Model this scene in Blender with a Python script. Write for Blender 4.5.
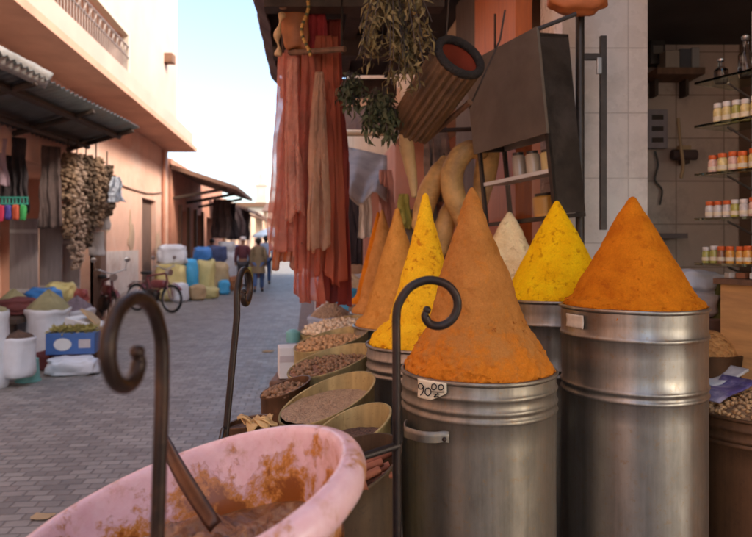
import bpy, bmesh, math, random
from mathutils import Vector, Matrix, noise
R = math.radians
rnd = random.Random(7)
scene = bpy.context.scene
for o in list(bpy.data.objects): bpy.data.objects.remove(o)
COL = scene.collection

# ------------------------------------------------------------------ camera
F, HX, HY, EYE = 660.0, 376.0, 244.0, 1.5
cam_d = bpy.data.cameras.new('camera'); cam = bpy.data.objects.new('camera', cam_d); COL.objects.link(cam)
cam.location = (0, 0, EYE); cam.rotation_euler = (R(90), 0, 0)
cam_d.sensor_width = 36; cam_d.lens = F / 752 * 36
cam_d.shift_y = -(268.5 - HY) / 752
cam_d.clip_start = .05; cam_d.clip_end = 2000
cam_d.dof.use_dof = True; cam_d.dof.focus_distance = 1.55; cam_d.dof.aperture_fstop = 5.2
scene.camera = cam
# ------------------------------------------------------------------ sky, sun, exposure
SUN = Vector((.72, -.38, .60)).normalized()
world = bpy.data.worlds.new('World'); scene.world = world; world.use_nodes = True
wn = world.node_tree.nodes; wl = world.node_tree.links
sky = wn.new('ShaderNodeTexSky'); sky.sky_type = 'NISHITA'; sky.sun_disc = False
sky.sun_elevation = math.asin(SUN.z); sky.sun_rotation = math.atan2(SUN.x, SUN.y)
sky.air_density = .9; sky.dust_density = 2.6; sky.ozone_density = .3
bg = wn['Background']; bg.inputs['Strength'].default_value = .11
wl.new(sky.outputs[0], bg.inputs['Color'])
sd = bpy.data.lights.new('sun', 'SUN'); sd.energy = 1.3; sd.angle = R(12); sd.color = (1, .90, .76)
so = bpy.data.objects.new('sun', sd); COL.objects.link(so); so.rotation_euler = SUN.to_track_quat('Z', 'Y').to_euler(); so.location = (20, -10, 30)
scene.view_settings.view_transform = 'Standard'; scene.view_settings.look = 'None'
scene.view_settings.gamma = 1; scene.view_settings.use_curve_mapping = False
scene.view_settings.exposure = 2.12
scene.render.engine = 'CYCLES'
scene.cycles.max_bounces = 8; scene.cycles.diffuse_bounces = 5

# ------------------------------------------------------------------ helpers
def at(px, py, z): return Vector(((px - HX) / F * z, z, EYE - (py - HY) / F * z))
def gnd(px, py): return at(px, py, F * EYE / (py - HY))
SK = .103                                   # the street runs off to the left of the view axis
def W(r, z, h): return Vector((r - SK * z, z, h))
YAW = math.atan(SK)

class MB:
    def __init__(s): s.bm = bmesh.new()
    def _add(s, bm2, M):
        bmesh.ops.transform(bm2, matrix=M, verts=bm2.verts)
        me = bpy.data.meshes.new('t'); bm2.to_mesh(me); bm2.free(); s.bm.from_mesh(me); bpy.data.meshes.remove(me); return s
    def box(s, c, size, rot=0, bevel=0, M=None):
        b = bmesh.new(); bmesh.ops.create_cube(b, size=1)
        bmesh.ops.scale(b, vec=size, verts=b.verts)
        if bevel: bmesh.ops.bevel(b, geom=b.edges[:], offset=bevel, segments=2, affect='EDGES', profile=.5)
        return s._add(b, Matrix.Translation(c) @ (M if M else Matrix.Rotation(rot, 4, 'Z')))
    def hexa(s, p):                           # 8 points: bottom 4 then top 4
        v = [s.bm.verts.new(q) for q in p]
        for f in ((3,2,1,0),(4,5,6,7),(0,1,5,4),(1,2,6,5),(2,3,7,6),(3,0,4,7)): s.bm.faces.new([v[i] for i in f])
        return s
    def slab(s, quad, n):                     # quad extruded by vector n
        n = Vector(n); q = [Vector(a) for a in quad]
        return s.hexa(q + [a + n for a in q])
    def wallbox(s, r0, r1, z0, z1, h0, h1):   # box in street coordinates
        return s.hexa([W(r0,z0,h0),W(r1,z0,h0),W(r1,z1,h0),W(r0,z1,h0),W(r0,z0,h1),W(r1,z0,h1),W(r1,z1,h1),W(r0,z1,h1)])
    def tube(s, pts, rad, n=10, cap=True):
        pts = [Vector(p) for p in pts]; N = len(pts)
        if not isinstance(rad, (list, tuple)): rad = [rad] * N
        rings = []; up = None
        for i, p in enumerate(pts):
            t = (pts[min(i+1, N-1)] - pts[max(i-1, 0)]).normalized()
            if up is None: up = t.orthogonal().normalized()
            up = (up - t * up.dot(t)).normalized(); b = t.cross(up)
            rings.append([s.bm.verts.new(p + (up * math.cos(2*math.pi*k/n) + b * math.sin(2*math.pi*k/n)) * rad[i]) for k in range(n)])
        for a, b in zip(rings, rings[1:]):
            for k in range(n): s.bm.faces.new((a[k], a[(k+1)%n], b[(k+1)%n], b[k]))
        if cap: s.bm.faces.new(rings[0][::-1]); s.bm.faces.new(rings[-1])
        return s
    def lathe(s, prof, c=(0,0,0), n=32, M=None, cap0=False, cap1=False, fn=None):
        c = Vector(c); rings = []
        for i, (r, h) in enumerate(prof):
            ring = []
            for k in range(n):
                a = 2*math.pi*k/n; p = Vector((r*math.cos(a), r*math.sin(a), h))
                if fn: p = fn(p, a, i)
                if M: p = M @ p
                ring.append(s.bm.verts.new(c + p))
            rings.append(ring)
        for a, b in zip(rings, rings[1:]):
            for k in range(n): s.bm.faces.new((a[k], a[(k+1)%n], b[(k+1)%n], b[k]))
        if cap0: s.bm.faces.new(rings[0][::-1])
        if cap1: s.bm.faces.new(rings[-1])
        return s
    def grid(s, P):                           # rows of points
        v = [[s.bm.verts.new(p) for p in row] for row in P]
        for a, b in zip(v, v[1:]):
            for k in range(len(a)-1): s.bm.faces.new((a[k], a[k+1], b[k+1], b[k]))
        return s
    def blob(s, c, rad, sub=2, amp=.15, freq=2.0, M=None, power=1.0, seed=0):
        b = bmesh.new(); bmesh.ops.create_icosphere(b, subdivisions=sub, radius=1)
        for v in b.verts:
            p = v.co.copy()
            if power != 1: p = Vector([math.copysign(abs(q)**power, q) for q in p])
            v.co = p * (1 + amp * noise.noise(v.co * freq + Vector((seed*3.1, seed*1.7, seed))))
        bmesh.ops.scale(b, vec=rad, verts=b.verts)
        return s._add(b, Matrix.Translation(c) @ (M if M else Matrix()))
    def leaf(s, p, d, length, width, curl=.3):
        d = d.normalized(); side = d.cross(Vector((rnd.uniform(-1,1), rnd.uniform(-1,1), rnd.uniform(-1,1)))).normalized()
        nrm = side.cross(d)
        m = p + d*length*.5 + nrm*length*curl*.4; e = p + d*length
        v = [s.bm.verts.new(q) for q in (p, m + side*width/2, e, m - side*width/2)]
        s.bm.faces.new(v); return s
    def build(s, name, m, parent=None, world=True, smooth=None, solid=0):
        bmesh.ops.recalc_face_normals(s.bm, faces=s.bm.faces)
        me = bpy.data.meshes.new(name); s.bm.to_mesh(me); s.bm.free()
        if smooth is not None:
            me.shade_smooth(); me.set_sharp_from_angle(angle=R(smooth))
        o = bpy.data.objects.new(name, me); COL.objects.link(o)
        if m: me.materials.append(m)
        if parent:
            o.parent = parent
            if world:
                off = Vector((0,0,0)); q = parent
                while q: off += q.location; q = q.parent
                me.transform(Matrix.Translation(-off))
        if solid:
            md = o.modifiers.new('thick', 'SOLIDIFY'); md.thickness = solid; md.offset = 0
        return o

def origin(o, loc):                           # move a top-level mesh's origin
    loc = Vector(loc); o.data.transform(Matrix.Translation(-loc)); o.location = loc; return o
def tag(o, label, cat, group=None):
    o['label'] = label; o['category'] = cat
    if group: o['group'] = group
    return o
def thing(name, label, cat, loc=(0,0,0), group=None, rotz=0):
    o = bpy.data.objects.new(name, None); COL.objects.link(o); o.empty_display_size = .05
    o.location = loc; o.rotation_euler = (0,0,rotz); return tag(o, label, cat, group)
def single(mb, name, m, label, cat, loc, group=None, **k):
    return tag(origin(mb.build(name, m, **k), loc), label, cat, group)
def struct(o, kind='structure'): o['kind'] = kind; return o
def kids(o): return [c for c in bpy.data.objects if c.parent == o]
def copy_tree(o, parent=None):
    c = o.copy(); COL.objects.link(c); c.parent = parent
    for ch in kids(o): copy_tree(ch, c)
    return c
def spline(pts, n=6):
    P = [Vector(p) for p in pts]; P = [2*P[0]-P[1]] + P + [2*P[-1]-P[-2]]; out = []
    for i in range(1, len(P)-2):
        for k in range(n):
            t = k/n; a,b,c,d = P[i-1],P[i],P[i+1],P[i+2]
            out.append(.5*((2*b)+(c-a)*t+(2*a-5*b+4*c-d)*t*t+(3*b-a-3*c+d)*t**3))
    return out + [P[-2]]

# ------------------------------------------------------------------ materials
def new_mat(name):
    m = bpy.data.materials.new(name); m.use_nodes = True
    nt = m.node_tree; return m, nt, nt.nodes['Principled BSDF']
def coords(nt, random_offset=True, scale=None):
    tc = nt.nodes.new('ShaderNodeTexCoord'); out = tc.outputs['Object']
    mp = nt.nodes.new('ShaderNodeMapping'); nt.links.new(out, mp.inputs['Vector'])
    if scale: mp.inputs['Scale'].default_value = scale
    if random_offset:
        oi = nt.nodes.new('ShaderNodeObjectInfo'); ml = nt.nodes.new('ShaderNodeMath'); ml.operation = 'MULTIPLY'
        ml.inputs[1].default_value = 31.0; nt.links.new(oi.outputs['Random'], ml.inputs[0]); nt.links.new(ml.outputs[0], mp.inputs['Location'])
    return mp.outputs[0]
def noise_tex(nt, vec, scale, detail=6, rough=.6, dist=0):
    n = nt.nodes.new('ShaderNodeTexNoise'); n.inputs['Scale'].default_value = scale; n.inputs['Detail'].default_value = detail
    n.inputs['Roughness'].default_value = rough; n.inputs['Distortion'].default_value = dist
    nt.links.new(vec, n.inputs['Vector']); return n.outputs['Fac']
def ramp(nt, fac, stops):
    r = nt.nodes.new('ShaderNodeValToRGB'); e = r.color_ramp.elements
    while len(e) < len(stops): e.new(.5)
    for el, (p, c) in zip(e, stops): el.position = p; el.color = (c[0], c[1], c[2], 1) if not isinstance(c, (int, float)) else (c, c, c, 1)
    nt.links.new(fac, r.inputs[0]); return r.outputs[0]
def mix(nt, fac, a, b, mode='MIX'):
    x = nt.nodes.new('ShaderNodeMix'); x.data_type = 'RGBA'; x.blend_type = mode
    for sock, v in ((x.inputs[0], fac), (x.inputs[6], a), (x.inputs[7], b)):
        if hasattr(v, 'is_linked'): nt.links.new(v, sock)
        elif isinstance(v, (int, float)): sock.default_value = v
        else: sock.default_value = (v[0], v[1], v[2], 1)
    return x.outputs[2]
def bump(nt, bsdf, h, strength=.3, dist=.01):
    b = nt.nodes.new('ShaderNodeBump'); b.inputs['Strength'].default_value = strength; b.inputs['Distance'].default_value = dist
    nt.links.new(h, b.inputs['Height'])
    if bsdf.inputs['Normal'].is_linked: nt.links.new(bsdf.inputs['Normal'].links[0].from_socket, b.inputs['Normal'])
    nt.links.new(b.outputs[0], bsdf.inputs['Normal'])
def sc(c, k): return tuple(min(1, x*k) for x in c[:3])
def mat(name, col, rough=.8, metal=0, var=.25, scale=6, bmp=0, bscale=40, bdist=.005, col2=None, dirt=None, dirt_amt=.5, stretch=None, spec=.5, coat=0, trans=0, sheer=0):
    m, nt, b = new_mat(name); v = coords(nt, True, stretch)
    n = noise_tex(nt, v, scale)
    c = ramp(nt, n, [(.28, sc(col, 1-var)), (.5, col), (.72, col2 if col2 else sc(col, 1+var))])
    if dirt:
        n2 = noise_tex(nt, v, scale*.35, 8, .7, .4)
        c = mix(nt, ramp(nt, n2, [(.5, 0), (.68, dirt_amt)]), c, dirt)
    nt.links.new(c, b.inputs['Base Color']); b.inputs['Roughness'].default_value = rough; b.inputs['Metallic'].default_value = metal
    b.inputs['Specular IOR Level'].default_value = spec; b.inputs['Coat Weight'].default_value = coat
    if bmp: bump(nt, b, noise_tex(nt, v, bscale, 5), bmp, bdist)
    if trans:                                 # thin cloth lets light through
        tr = nt.nodes.new('ShaderNodeBsdfTranslucent'); nt.links.new(c, tr.inputs['Color']); ms = nt.nodes.new('ShaderNodeMixShader')
        ms.inputs[0].default_value = trans; nt.links.new(b.outputs[0], ms.inputs[1]); nt.links.new(tr.outputs[0], ms.inputs[2])
        nt.links.new(ms.outputs[0], nt.nodes['Material Output'].inputs['Surface'])
        if sheer:                             # open weave: you see through the threads
            tp = nt.nodes.new('ShaderNodeBsdfTransparent'); m3 = nt.nodes.new('ShaderNodeMixShader'); nt.links.new(ramp(nt, noise_tex(nt, v, 14, 4), [(.3, sheer*.5), (.7, min(.8, sheer*1.5))]), m3.inputs[0])
            nt.links.new(ms.outputs[0], m3.inputs[1]); nt.links.new(tp.outputs[0], m3.inputs[2]); nt.links.new(m3.outputs[0], nt.nodes['Material Output'].inputs['Surface'])
    return m
def brick_mat(name, c1, c2, mortar, bw, bh, rot=0, mort=.006, rough=.6, bmp=.6, bdist=.006, offset=.5, axes=None, stain=None, var=.35, spec=.5):
    m, nt, b = new_mat(name); tc = nt.nodes.new('ShaderNodeTexCoord'); mp = nt.nodes.new('ShaderNodeMapping')
    nt.links.new(tc.outputs['Object'], mp.inputs[0]); mp.inputs['Rotation'].default_value = axes if axes else (0, 0, rot)
    base = mp.outputs[0]
    wn_ = nt.nodes.new('ShaderNodeTexNoise'); wn_.inputs['Scale'].default_value = 3; nt.links.new(base, wn_.inputs['Vector'])
    br = nt.nodes.new('ShaderNodeTexBrick'); br.offset = offset
    nt.links.new(mix(nt, .034 if bmp > .3 else .002, base, wn_.outputs['Color']), br.inputs['Vector'])
    br.inputs['Scale'].default_value = 1; br.inputs['Brick Width'].default_value = bw; br.inputs['Row Height'].default_value = bh
    br.inputs['Mortar Size'].default_value = mort; br.inputs['Mortar Smooth'].default_value = .4; br.inputs['Bias'].default_value = 0
    br.inputs['Color1'].default_value = (*c1, 1); br.inputs['Color2'].default_value = (*c2, 1); br.inputs['Mortar'].default_value = (*mortar, 1)
    n = noise_tex(nt, base, 1.1, 8, .7)
    c = mix(nt, 1.0, br.outputs['Color'], ramp(nt, n, [(.3, 1-var), (.7, 1.0)]), 'MULTIPLY')
    if stain: c = mix(nt, ramp(nt, noise_tex(nt, base, 2.3, 8, .7), [(.52, 0), (.7, .6)]), c, stain)
    nt.links.new(c, b.inputs['Base Color'])
    nt.links.new(ramp(nt, noise_tex(nt, base, 9, 6), [(.3, rough-.15), (.7, rough+.15)]), b.inputs['Roughness'])
    b.inputs['Specular IOR Level'].default_value = spec
    bump(nt, b, noise_tex(nt, base, 60, 4), .25, .004)
    inv = nt.nodes.new('ShaderNodeMath'); inv.operation = 'SUBTRACT'; inv.inputs[0].default_value = 1; nt.links.new(br.outputs['Fac'], inv.inputs[1])
    bump(nt, b, inv.outputs[0], bmp, bdist); return m
def spice_mat(name, col, dark, speck, amt=.5, fine=220, hi=1.2, spill=None, spill_h=.08):
    m, nt, b = new_mat(name); v = coords(nt)
    n1 = noise_tex(nt, v, 14, 8, .7); n2 = noise_tex(nt, v, fine, 3, .7); n3 = noise_tex(nt, v, 38, 4, .6, .6)
    c = ramp(nt, n1, [(.3, dark), (.52, col), (.75, sc(col, hi))])
    c = mix(nt, ramp(nt, n3, [(.57, 0), (.66, amt)]), c, speck)
    if spill:                                  # fresh loose powder lying round the foot
        tc = nt.nodes.new('ShaderNodeTexCoord'); sp = nt.nodes.new('ShaderNodeSeparateXYZ'); nt.links.new(tc.outputs['Object'], sp.inputs[0])
        ma = nt.nodes.new('ShaderNodeMath'); ma.operation = 'MULTIPLY_ADD'; nt.links.new(n1, ma.inputs[0]); ma.inputs[1].default_value = .55; nt.links.new(sp.outputs['Z'], ma.inputs[2])
        c = mix(nt, ramp(nt, ma.outputs[0], [(spill_h+.265, .9), (spill_h+.36, 0)]), c, spill)
    c = mix(nt, 1.0, c, ramp(nt, n2, [(.3, .84), (.7, 1.08)]), 'MULTIPLY')
    nt.links.new(c, b.inputs['Base Color']); b.inputs['Roughness'].default_value = 1; b.inputs['Specular IOR Level'].default_value = .05
    bump(nt, b, noise_tex(nt, v, 26, 10, .72), .55, .010); bump(nt, b, n3, .35, .003); bump(nt, b, noise_tex(nt, v, 420, 3, .7), .4, .002); return m
def galv_mat(name, col=(.26, .232, .19), rough=.42, rust=None, metal=.9):
    m, nt, b = new_mat(name); v = coords(nt); st = coords(nt, True, (30, 30, 1.2)); cloud = coords(nt, True, (1, 1, .35))
    n1 = noise_tex(nt, cloud, 12, 8, .7); n2 = noise_tex(nt, st, 1.0, 4, .6); n3 = noise_tex(nt, v, 55, 8, .75)
    c = ramp(nt, n1, [(.3, sc(col, .55)), (.52, col), (.72, sc(col, 1.35))])
    c = mix(nt, .5, c, ramp(nt, n2, [(.35, sc(col, .6)), (.65, sc(col, 1.3))]))
    c = mix(nt, ramp(nt, n3, [(.55, 0), (.70, .75)]), c, rust or (.30, .19, .09))
    nt.links.new(c, b.inputs['Base Color']); b.inputs['Metallic'].default_value = metal
    nt.links.new(ramp(nt, n1, [(.3, rough+.22), (.7, rough-.04)]), b.inputs['Roughness'])
    bump(nt, b, noise_tex(nt, v, 5, 2), .22, .02); bump(nt, b, n3, .12, .002); return m
def glass_mat(name, col, rough=.02, ior=1.45):
    m, nt, b = new_mat(name); b.inputs['Base Color'].default_value = (*col, 1); b.inputs['Transmission Weight'].default_value = 1
    b.inputs['Roughness'].default_value = rough; b.inputs['IOR'].default_value = ior; return m

PAVE = brick_mat('street pavers', (.40,.37,.335), (.25,.228,.21), (.20,.18,.165), .135, .085, rot=YAW*-1, mort=.007, rough=.55, bmp=.6, bdist=.012, stain=(.15,.128,.115), spec=.4)
PINK = mat('pink lime plaster', (.70,.42,.315), .9, var=.14, scale=1.3, bmp=.3, bscale=30, dirt=(.74,.60,.52), dirt_amt=.85)
PINKHI = mat('pale pink painted plaster', (.56,.40,.335), .9, var=.1, scale=1.2, bmp=.25, bscale=25, dirt=(.52,.36,.29), dirt_amt=.5)
SALMON = mat('salmon plaster soffit', (.60,.33,.23), .9, var=.15, scale=1.5, bmp=.2)
WHITEWASH = mat('worn whitewash', (.66,.58,.54), .9, var=.15, scale=3, bmp=.3, dirt=(.45,.27,.2), dirt_amt=.7)
REDWALL = mat('rust red plaster', (.50,.22,.14), .9, var=.25, scale=1.5, bmp=.3, dirt=(.5,.3,.22), dirt_amt=.6)
TANWALL = mat('sandy plaster', (.52,.36,.25), .9, var=.25, scale=1, bmp=.3, dirt=(.3,.17,.12), dirt_amt=.6)
CREAM = mat('cream plaster', (.58,.50,.40), .9, var=.12, scale=.8)
ORANGE = mat('orange painted boards', (.50,.12,.016), .55, var=.2, scale=5, bmp=.2, stretch=(6,6,.6), dirt=(.3,.08,.03))
DWOOD = mat('dark weathered wood', (.055,.035,.025), .75, var=.4, scale=8, bmp=.4, stretch=(1,1,1), dirt=(.11,.07,.045))
WOOD = mat('brown wood', (.17,.085,.045), .7, var=.35, scale=6, bmp=.3, stretch=(8,1,1), dirt=(.09,.05,.03))
PLY = mat('plywood counter', (.62,.33,.12), .55, var=.2, scale=5, stretch=(1,1,6), bmp=.1, dirt=(.3,.14,.06))
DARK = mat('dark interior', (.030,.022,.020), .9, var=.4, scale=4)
DARKBR = mat('dark brown door', (.17,.10,.075), .8, var=.3, scale=5, stretch=(5,5,.6), bmp=.2)
IRON = mat('wrought iron', (.026,.018,.015), .42, metal=.5, var=.4, scale=25, bmp=.3, bscale=120, bdist=.002, dirt=(.075,.038,.024), dirt_amt=.6)
RUSTIRON = mat('rusty iron', (.026,.015,.011), .36, metal=.5, var=.45, scale=30, bmp=.35, bscale=120, bdist=.002, dirt=(.085,.042,.024), dirt_amt=.8)
BLACKMETAL = mat('black painted metal', (.038,.028,.022), .42, metal=.3, var=.5, scale=10, bmp=.15, dirt=(.10,.08,.07))
GREYPANEL = mat('scuffed grey sheet', (.165,.130,.098), .5, metal=.35, var=.18, scale=7, bmp=.15, bscale=25, dirt=(.24,.20,.17), dirt_amt=.4)
GALV = galv_mat('galvanised steel'); GALVB = galv_mat('brighter galvanised steel', (.30,.28,.25), .31)
TIN = galv_mat('brassy tin', (.44,.345,.15), .5, (.20,.13,.05), .5); DTIN = galv_mat('tarnished tin', (.065,.038,.017), .55, (.03,.018,.008), .3); BROWNTIN = galv_mat('brown tin', (.12,.06,.028), .42, (.07,.035,.02), .6)
CORR = mat('corrugated iron', (.16,.165,.165), .5, metal=.5, var=.3, scale=3, dirt=(.2,.1,.06))
PLASTICSHEET = mat('milky plastic sheet', (.62,.60,.57), .35, var=.2, scale=4, trans=.35)
WHITEP = mat('white woven plastic', (.62,.65,.70), .6, var=.12, scale=5, bmp=.3, bscale=18, bdist=.02, dirt=(.5,.46,.42), dirt_amt=.4)
BLUEP = mat('blue plastic', (.05,.20,.52), .45, var=.25, scale=4, bmp=.3, bscale=14, bdist=.02)
SKYBLUEP = mat('sky blue plastic', (.06,.38,.66), .45, var=.2, scale=4, bmp=.3, bscale=14, bdist=.02)
YELP = mat('yellow woven plastic', (.58,.49,.20), .6, var=.2, scale=3, bmp=.3, bscale=14, bdist=.02, dirt=(.55,.5,.3))
MAROON = mat('maroon cloth', (.13,.035,.035), .85, var=.3, scale=5, bmp=.3, bscale=12, bdist=.02)
TEAL = mat('teal plastic', (.16,.40,.38), .5, var=.12, scale=5)
CARD = mat('cardboard', (.44,.31,.17), .85, var=.15, scale=5)
WHITECARD = mat('white cardboard', (.70,.70,.68), .7, var=.08, scale=5)
BLUECARD = mat('blue printed card', (.05,.13,.36), .5, var=.15, scale=5)
PAPER = mat('grey paper', (.50,.46,.46), .9, var=.15, scale=5)
SHUTTER = mat('grey shutter board', (.30,.25,.25), .8, var=.2, scale=4, stretch=(5,5,.5))
TAG = mat('cream paper tag', (.74,.66,.48), .85, var=.12, scale=40)
INK = mat('black ink', (.02,.018,.016), .7, var=.2)
SKIN = mat('skin', (.30,.16,.10), .6, var=.1)
PINKTUB = None

# ------------------------------------------------------------------ setting
g = MB(); g.grid([[Vector((x, y, 0)) for x in (-300, -4.6, 4.6, 300)] for y in (-60, 10, 60, 400)])
struct(g.build('street', PAVE))

# ---- left building
lb = thing('pink_building', 'tall pink plastered building with balcony slab above the left shop', 'building', W(-5, 12, 0))
def wb(*a): return MB().wallbox(*a)
m = MB()
m.wallbox(-7, -4.2, -8, 8.2, 0, 4.36); m.wallbox(-7, -4.2, 12.9, 16.7, 0, 4.36); m.wallbox(-7, -4.2, 18.2, 19.8, 0, 4.36)
m.wallbox(-7, -4.2, 8.2, 12.9, 2.75, 4.36); m.wallbox(-7, -4.2, 16.7, 18.2, 2.68, 4.36); m.wallbox(-7, -6.0, 8.2, 12.9, 0, 2.75)
m.build('wall', PINK, lb)
m = MB().wallbox(-7.2, -3.42, -8, 19.3, 4.36, 4.50); m.wallbox(-7.2, -3.30, -8, 19.7, 4.24, 4.36)
m.build('balcony_slab', SALMON, lb)
m = MB().wallbox(-3.419, -3.36, -8, 19.3, 4.362, 4.72); m.build('slab_fascia', PINKHI, lb)
m = MB(); m.wallbox(-7, -3.55, 12.9, 17.9, 4.5, 8.6); m.wallbox(-7, -3.55, 12.0, 12.9, 4.5, 4.66)
m.wallbox(-7, -3.55, -8, 12.9, 5.62, 8.6); m.wallbox(-7, -3.55, -8, 5, 4.5, 5.62); m.wallbox(-7, -4.6, 5, 12.9, 4.5, 5.62)
m.build('upper_wall', PINKHI, lb)
m = MB().wallbox(-3.62, -3.50, 5, 13.0, 5.56, 5.66); m.wallbox(-3.62, -3.50, 12.86, 13.0, 4.72, 5.56); m.build('opening_trim', CREAM, lb)
rail = MB()
for k in range(62):
    z = 5.1 + k * .125
    rail.tube([W(-3.5, z, 4.72), W(-3.5, z, 5.12)], .012, 5)
    if k % 2 == 0:
        rail.tube([W(-3.5, z + .125 + .1*math.cos(a), 5.22 + .1*math.sin(a)) for a in [i*math.pi/5 for i in range(11)]], .011, 5, False)
for h in (4.76, 5.12, 5.33): rail.tube([W(-3.5, 5.05, h), W(-3.5, 12.85, h)], .018, 6)
rail.build('balcony_railing', mat('weathered painted iron', (.26,.20,.17), .5, var=.2), lb)
sh_ = MB().wallbox(-4.62, -4.56, 9.5, 12.6, 4.5, 5.62); sh_.build('balcony_shutter', CREAM, lb)
dr = MB().wallbox(-4.45, -4.32, 16.7, 18.2, 0, 2.68); dr = dr.build('door', DARKBR, lb)
hd = MB().box(W(-4.30, 16.95, 1.1), (.05,.03,.14)); hd.build('door_handle', IRON, dr)
for z0, h0, w, hh in ((13.6,2.1,.5,.5), (15.6,1.7,.35,.6), (18.45,1.2,.5,.9)):     # plaster flaked off down to the mud brick
    c = W(-4.2, z0, h0); pts = [c + W(0,0,0) + Vector((.012 - SK*0, w*math.cos(a)*(.7+.5*noise.noise(Vector((math.cos(a)*2, math.sin(a)*2, z0)))), hh*math.sin(a)*(.7+.5*noise.noise(Vector((math.cos(a)*2, math.sin(a)*2, z0+5)))))) for a in [i*6.283/28 for i in range(28)]]
    pts = [p + Vector((-SK*(p.y-c.y), 0, 0)) for p in pts]; mb = MB(); mb.bm.faces.new([mb.bm.verts.new(p) for p in pts]); mb.build('flaked_patch', TANWALL, lb, solid=.012)
MB().wallbox(-4.198, -4.16, 13.3, 16.2, 0, 1.35).build('worn_plinth', WHITEWASH, lb)
MB().wallbox(-4.26, -4.05, 12.9, 13.25, 0, 3.0).build('pilaster', DARKBR, lb)
MB().tube([W(-4.13, 18.9, .1), W(-4.13, 18.9, 4.2)], .05, 8).build('drainpipe', REDWALL, lb)
MB().tube([W(-4.18, z, 3.05 - .02*abs(z-16) - .25*(1-((z-16)/3)**2)) for z in (13.2,14,15,16,17,18,18.8)], .02, 5).build('wall_cable', DARKBR, lb)
MB().box(W(-3.46, 16.4, 6.1), (.25,.3,.22)).build('wall_lamp', WOOD, lb)

# awning of the left shop
aw = thing('corrugated_awning', 'sloping corrugated iron awning over the left shop front', 'awning', W(-4.2, 9.5, 3.1))
rows = []
for i in range(121):
    t = i/120; z = 5.2 + t*6.5; row = []
    for j in range(2):
        o_ = W(-3.0 + .02*math.sin(t*9), z, 3.30 + .27*t); inn = W(-4.25, z, 3.0 + .22*t)
        p = o_.lerp(inn, j); p.z += .022*math.sin(i*math.pi/1.5); row.append(p)
    rows.append(row)
MB().grid(rows).build('roof_sheet', CORR, aw, solid=.006, smooth=60)
for z in (5.4, 7.4, 9.4, 11.5): MB().tube([W(-3.05, z, 3.22 + .27*(z-5.2)/6.5), W(-4.22, z, 2.92 + .22*(z-5.2)/6.5)], .04, 6).build('rafter', DWOOD, aw)
MB().tube([W(-3.35, 5.2, 3.14), W(-3.35, 11.7, 3.40)], .05, 6).build('beam', DWOOD, aw); MB().tube([W(-3.9, 5.2, 2.98), W(-3.9, 11.7, 3.22)], .045, 6).build('beam', DWOOD, aw)
rows = []
for i in range(30):
    z = 5.4 + 2.3*i/29
    rows.append([W(-2.97 - .10*j/3 , z, 3.36 + .13*i/29 - .06*j + .012*noise.noise(Vector((z*3, j, 0)))) for j in range(4)])
single(MB().grid(rows), 'plastic_sheet', PLASTICSHEET, 'milky plastic sheet folded over the edge of the left corrugated awning', 'plastic sheet', W(-2.97, 6.5, 3.4), solid=.006, smooth=80)

# ---- second and third buildings on the left
b2 = thing('red_building', 'low rust red building with brown awning beyond the pink building', 'building', W(-4.2, 25, 0))
m = MB().wallbox(-7, -4.15, 20.0, 21.2, 0, 4.1); m.wallbox(-7, -4.15, 22.6, 24, 0, 4.1); m.wallbox(-7, -4.15, 25.6, 27, 0, 4.1); m.wallbox(-7, -4.15, 28.8, 32, 0, 4.1)
m.wallbox(-7, -4.15, 21.2, 22.6, 2.6, 4.1); m.wallbox(-7, -4.15, 24, 25.6, 2.6, 4.1); m.wallbox(-7, -4.15, 27, 28.8, 2.6, 4.1)
m.build('wall', REDWALL, b2)
MB().wallbox(-4.5, -4.35, 21.2, 22.6, 0, 2.6).build('door', PAPER, b2)
for z0, z1 in ((24, 25.6), (27, 28.8)): MB().wallbox(-4.6, -4.45, z0, z1, 0, 2.6).build('door', DARKBR, b2)
for z in (21.1, 22.6, 24, 25.6): MB().wallbox(-4.149, -4.05, z, z+.16, 0, 2.75).build('door_jamb', WOOD, b2)
m = MB().hexa([W(-4.2,20.0,3.80),W(-2.15,20.0,3.14),W(-2.15,25.5,3.14),W(-4.2,25.5,3.80),W(-4.2,20.0,3.94),W(-2.15,20.0,3.26),W(-2.15,25.5,3.26),W(-4.2,25.5,3.94)])
m.build('awning_roof', mat('brown awning board', (.24,.13,.085), .8, var=.25, scale=3), b2)
for z in (20.3, 22.5, 25): MB().tube([W(-4.15, z, 2.9), W(-2.5, z, 3.2)], .05, 6).build('awning_strut', DWOOD, b2)
b3 = thing('sandy_building', 'sandy building with low awnings further down the left side', 'building', W(-4, 42, 0))
m = MB().wallbox(-7, -4.0, 32, 70, 0, 3.7); m.build('wall', TANWALL, b3)
for z0 in (34, 38, 43, 49, 55): MB().wallbox(-3.998, -3.95, z0, z0+2, 0, 2.3).build('door', DARKBR, b3)
for z0, w, hh in ((27.5, 4, 3.0), (33, 5, 3.1), (40, 6, 3.0), (50, 8, 3.3)):
    MB().hexa([W(-4.0,z0,hh+.4),W(-2.5,z0,hh-.1),W(-2.5,z0+w,hh-.1),W(-4.0,z0+w,hh+.4),W(-4.0,z0,hh+.5),W(-2.5,z0,hh),W(-2.5,z0+w,hh),W(-4.0,z0+w,hh+.5)]).build('awning_roof', DARKBR, b3)
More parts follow.
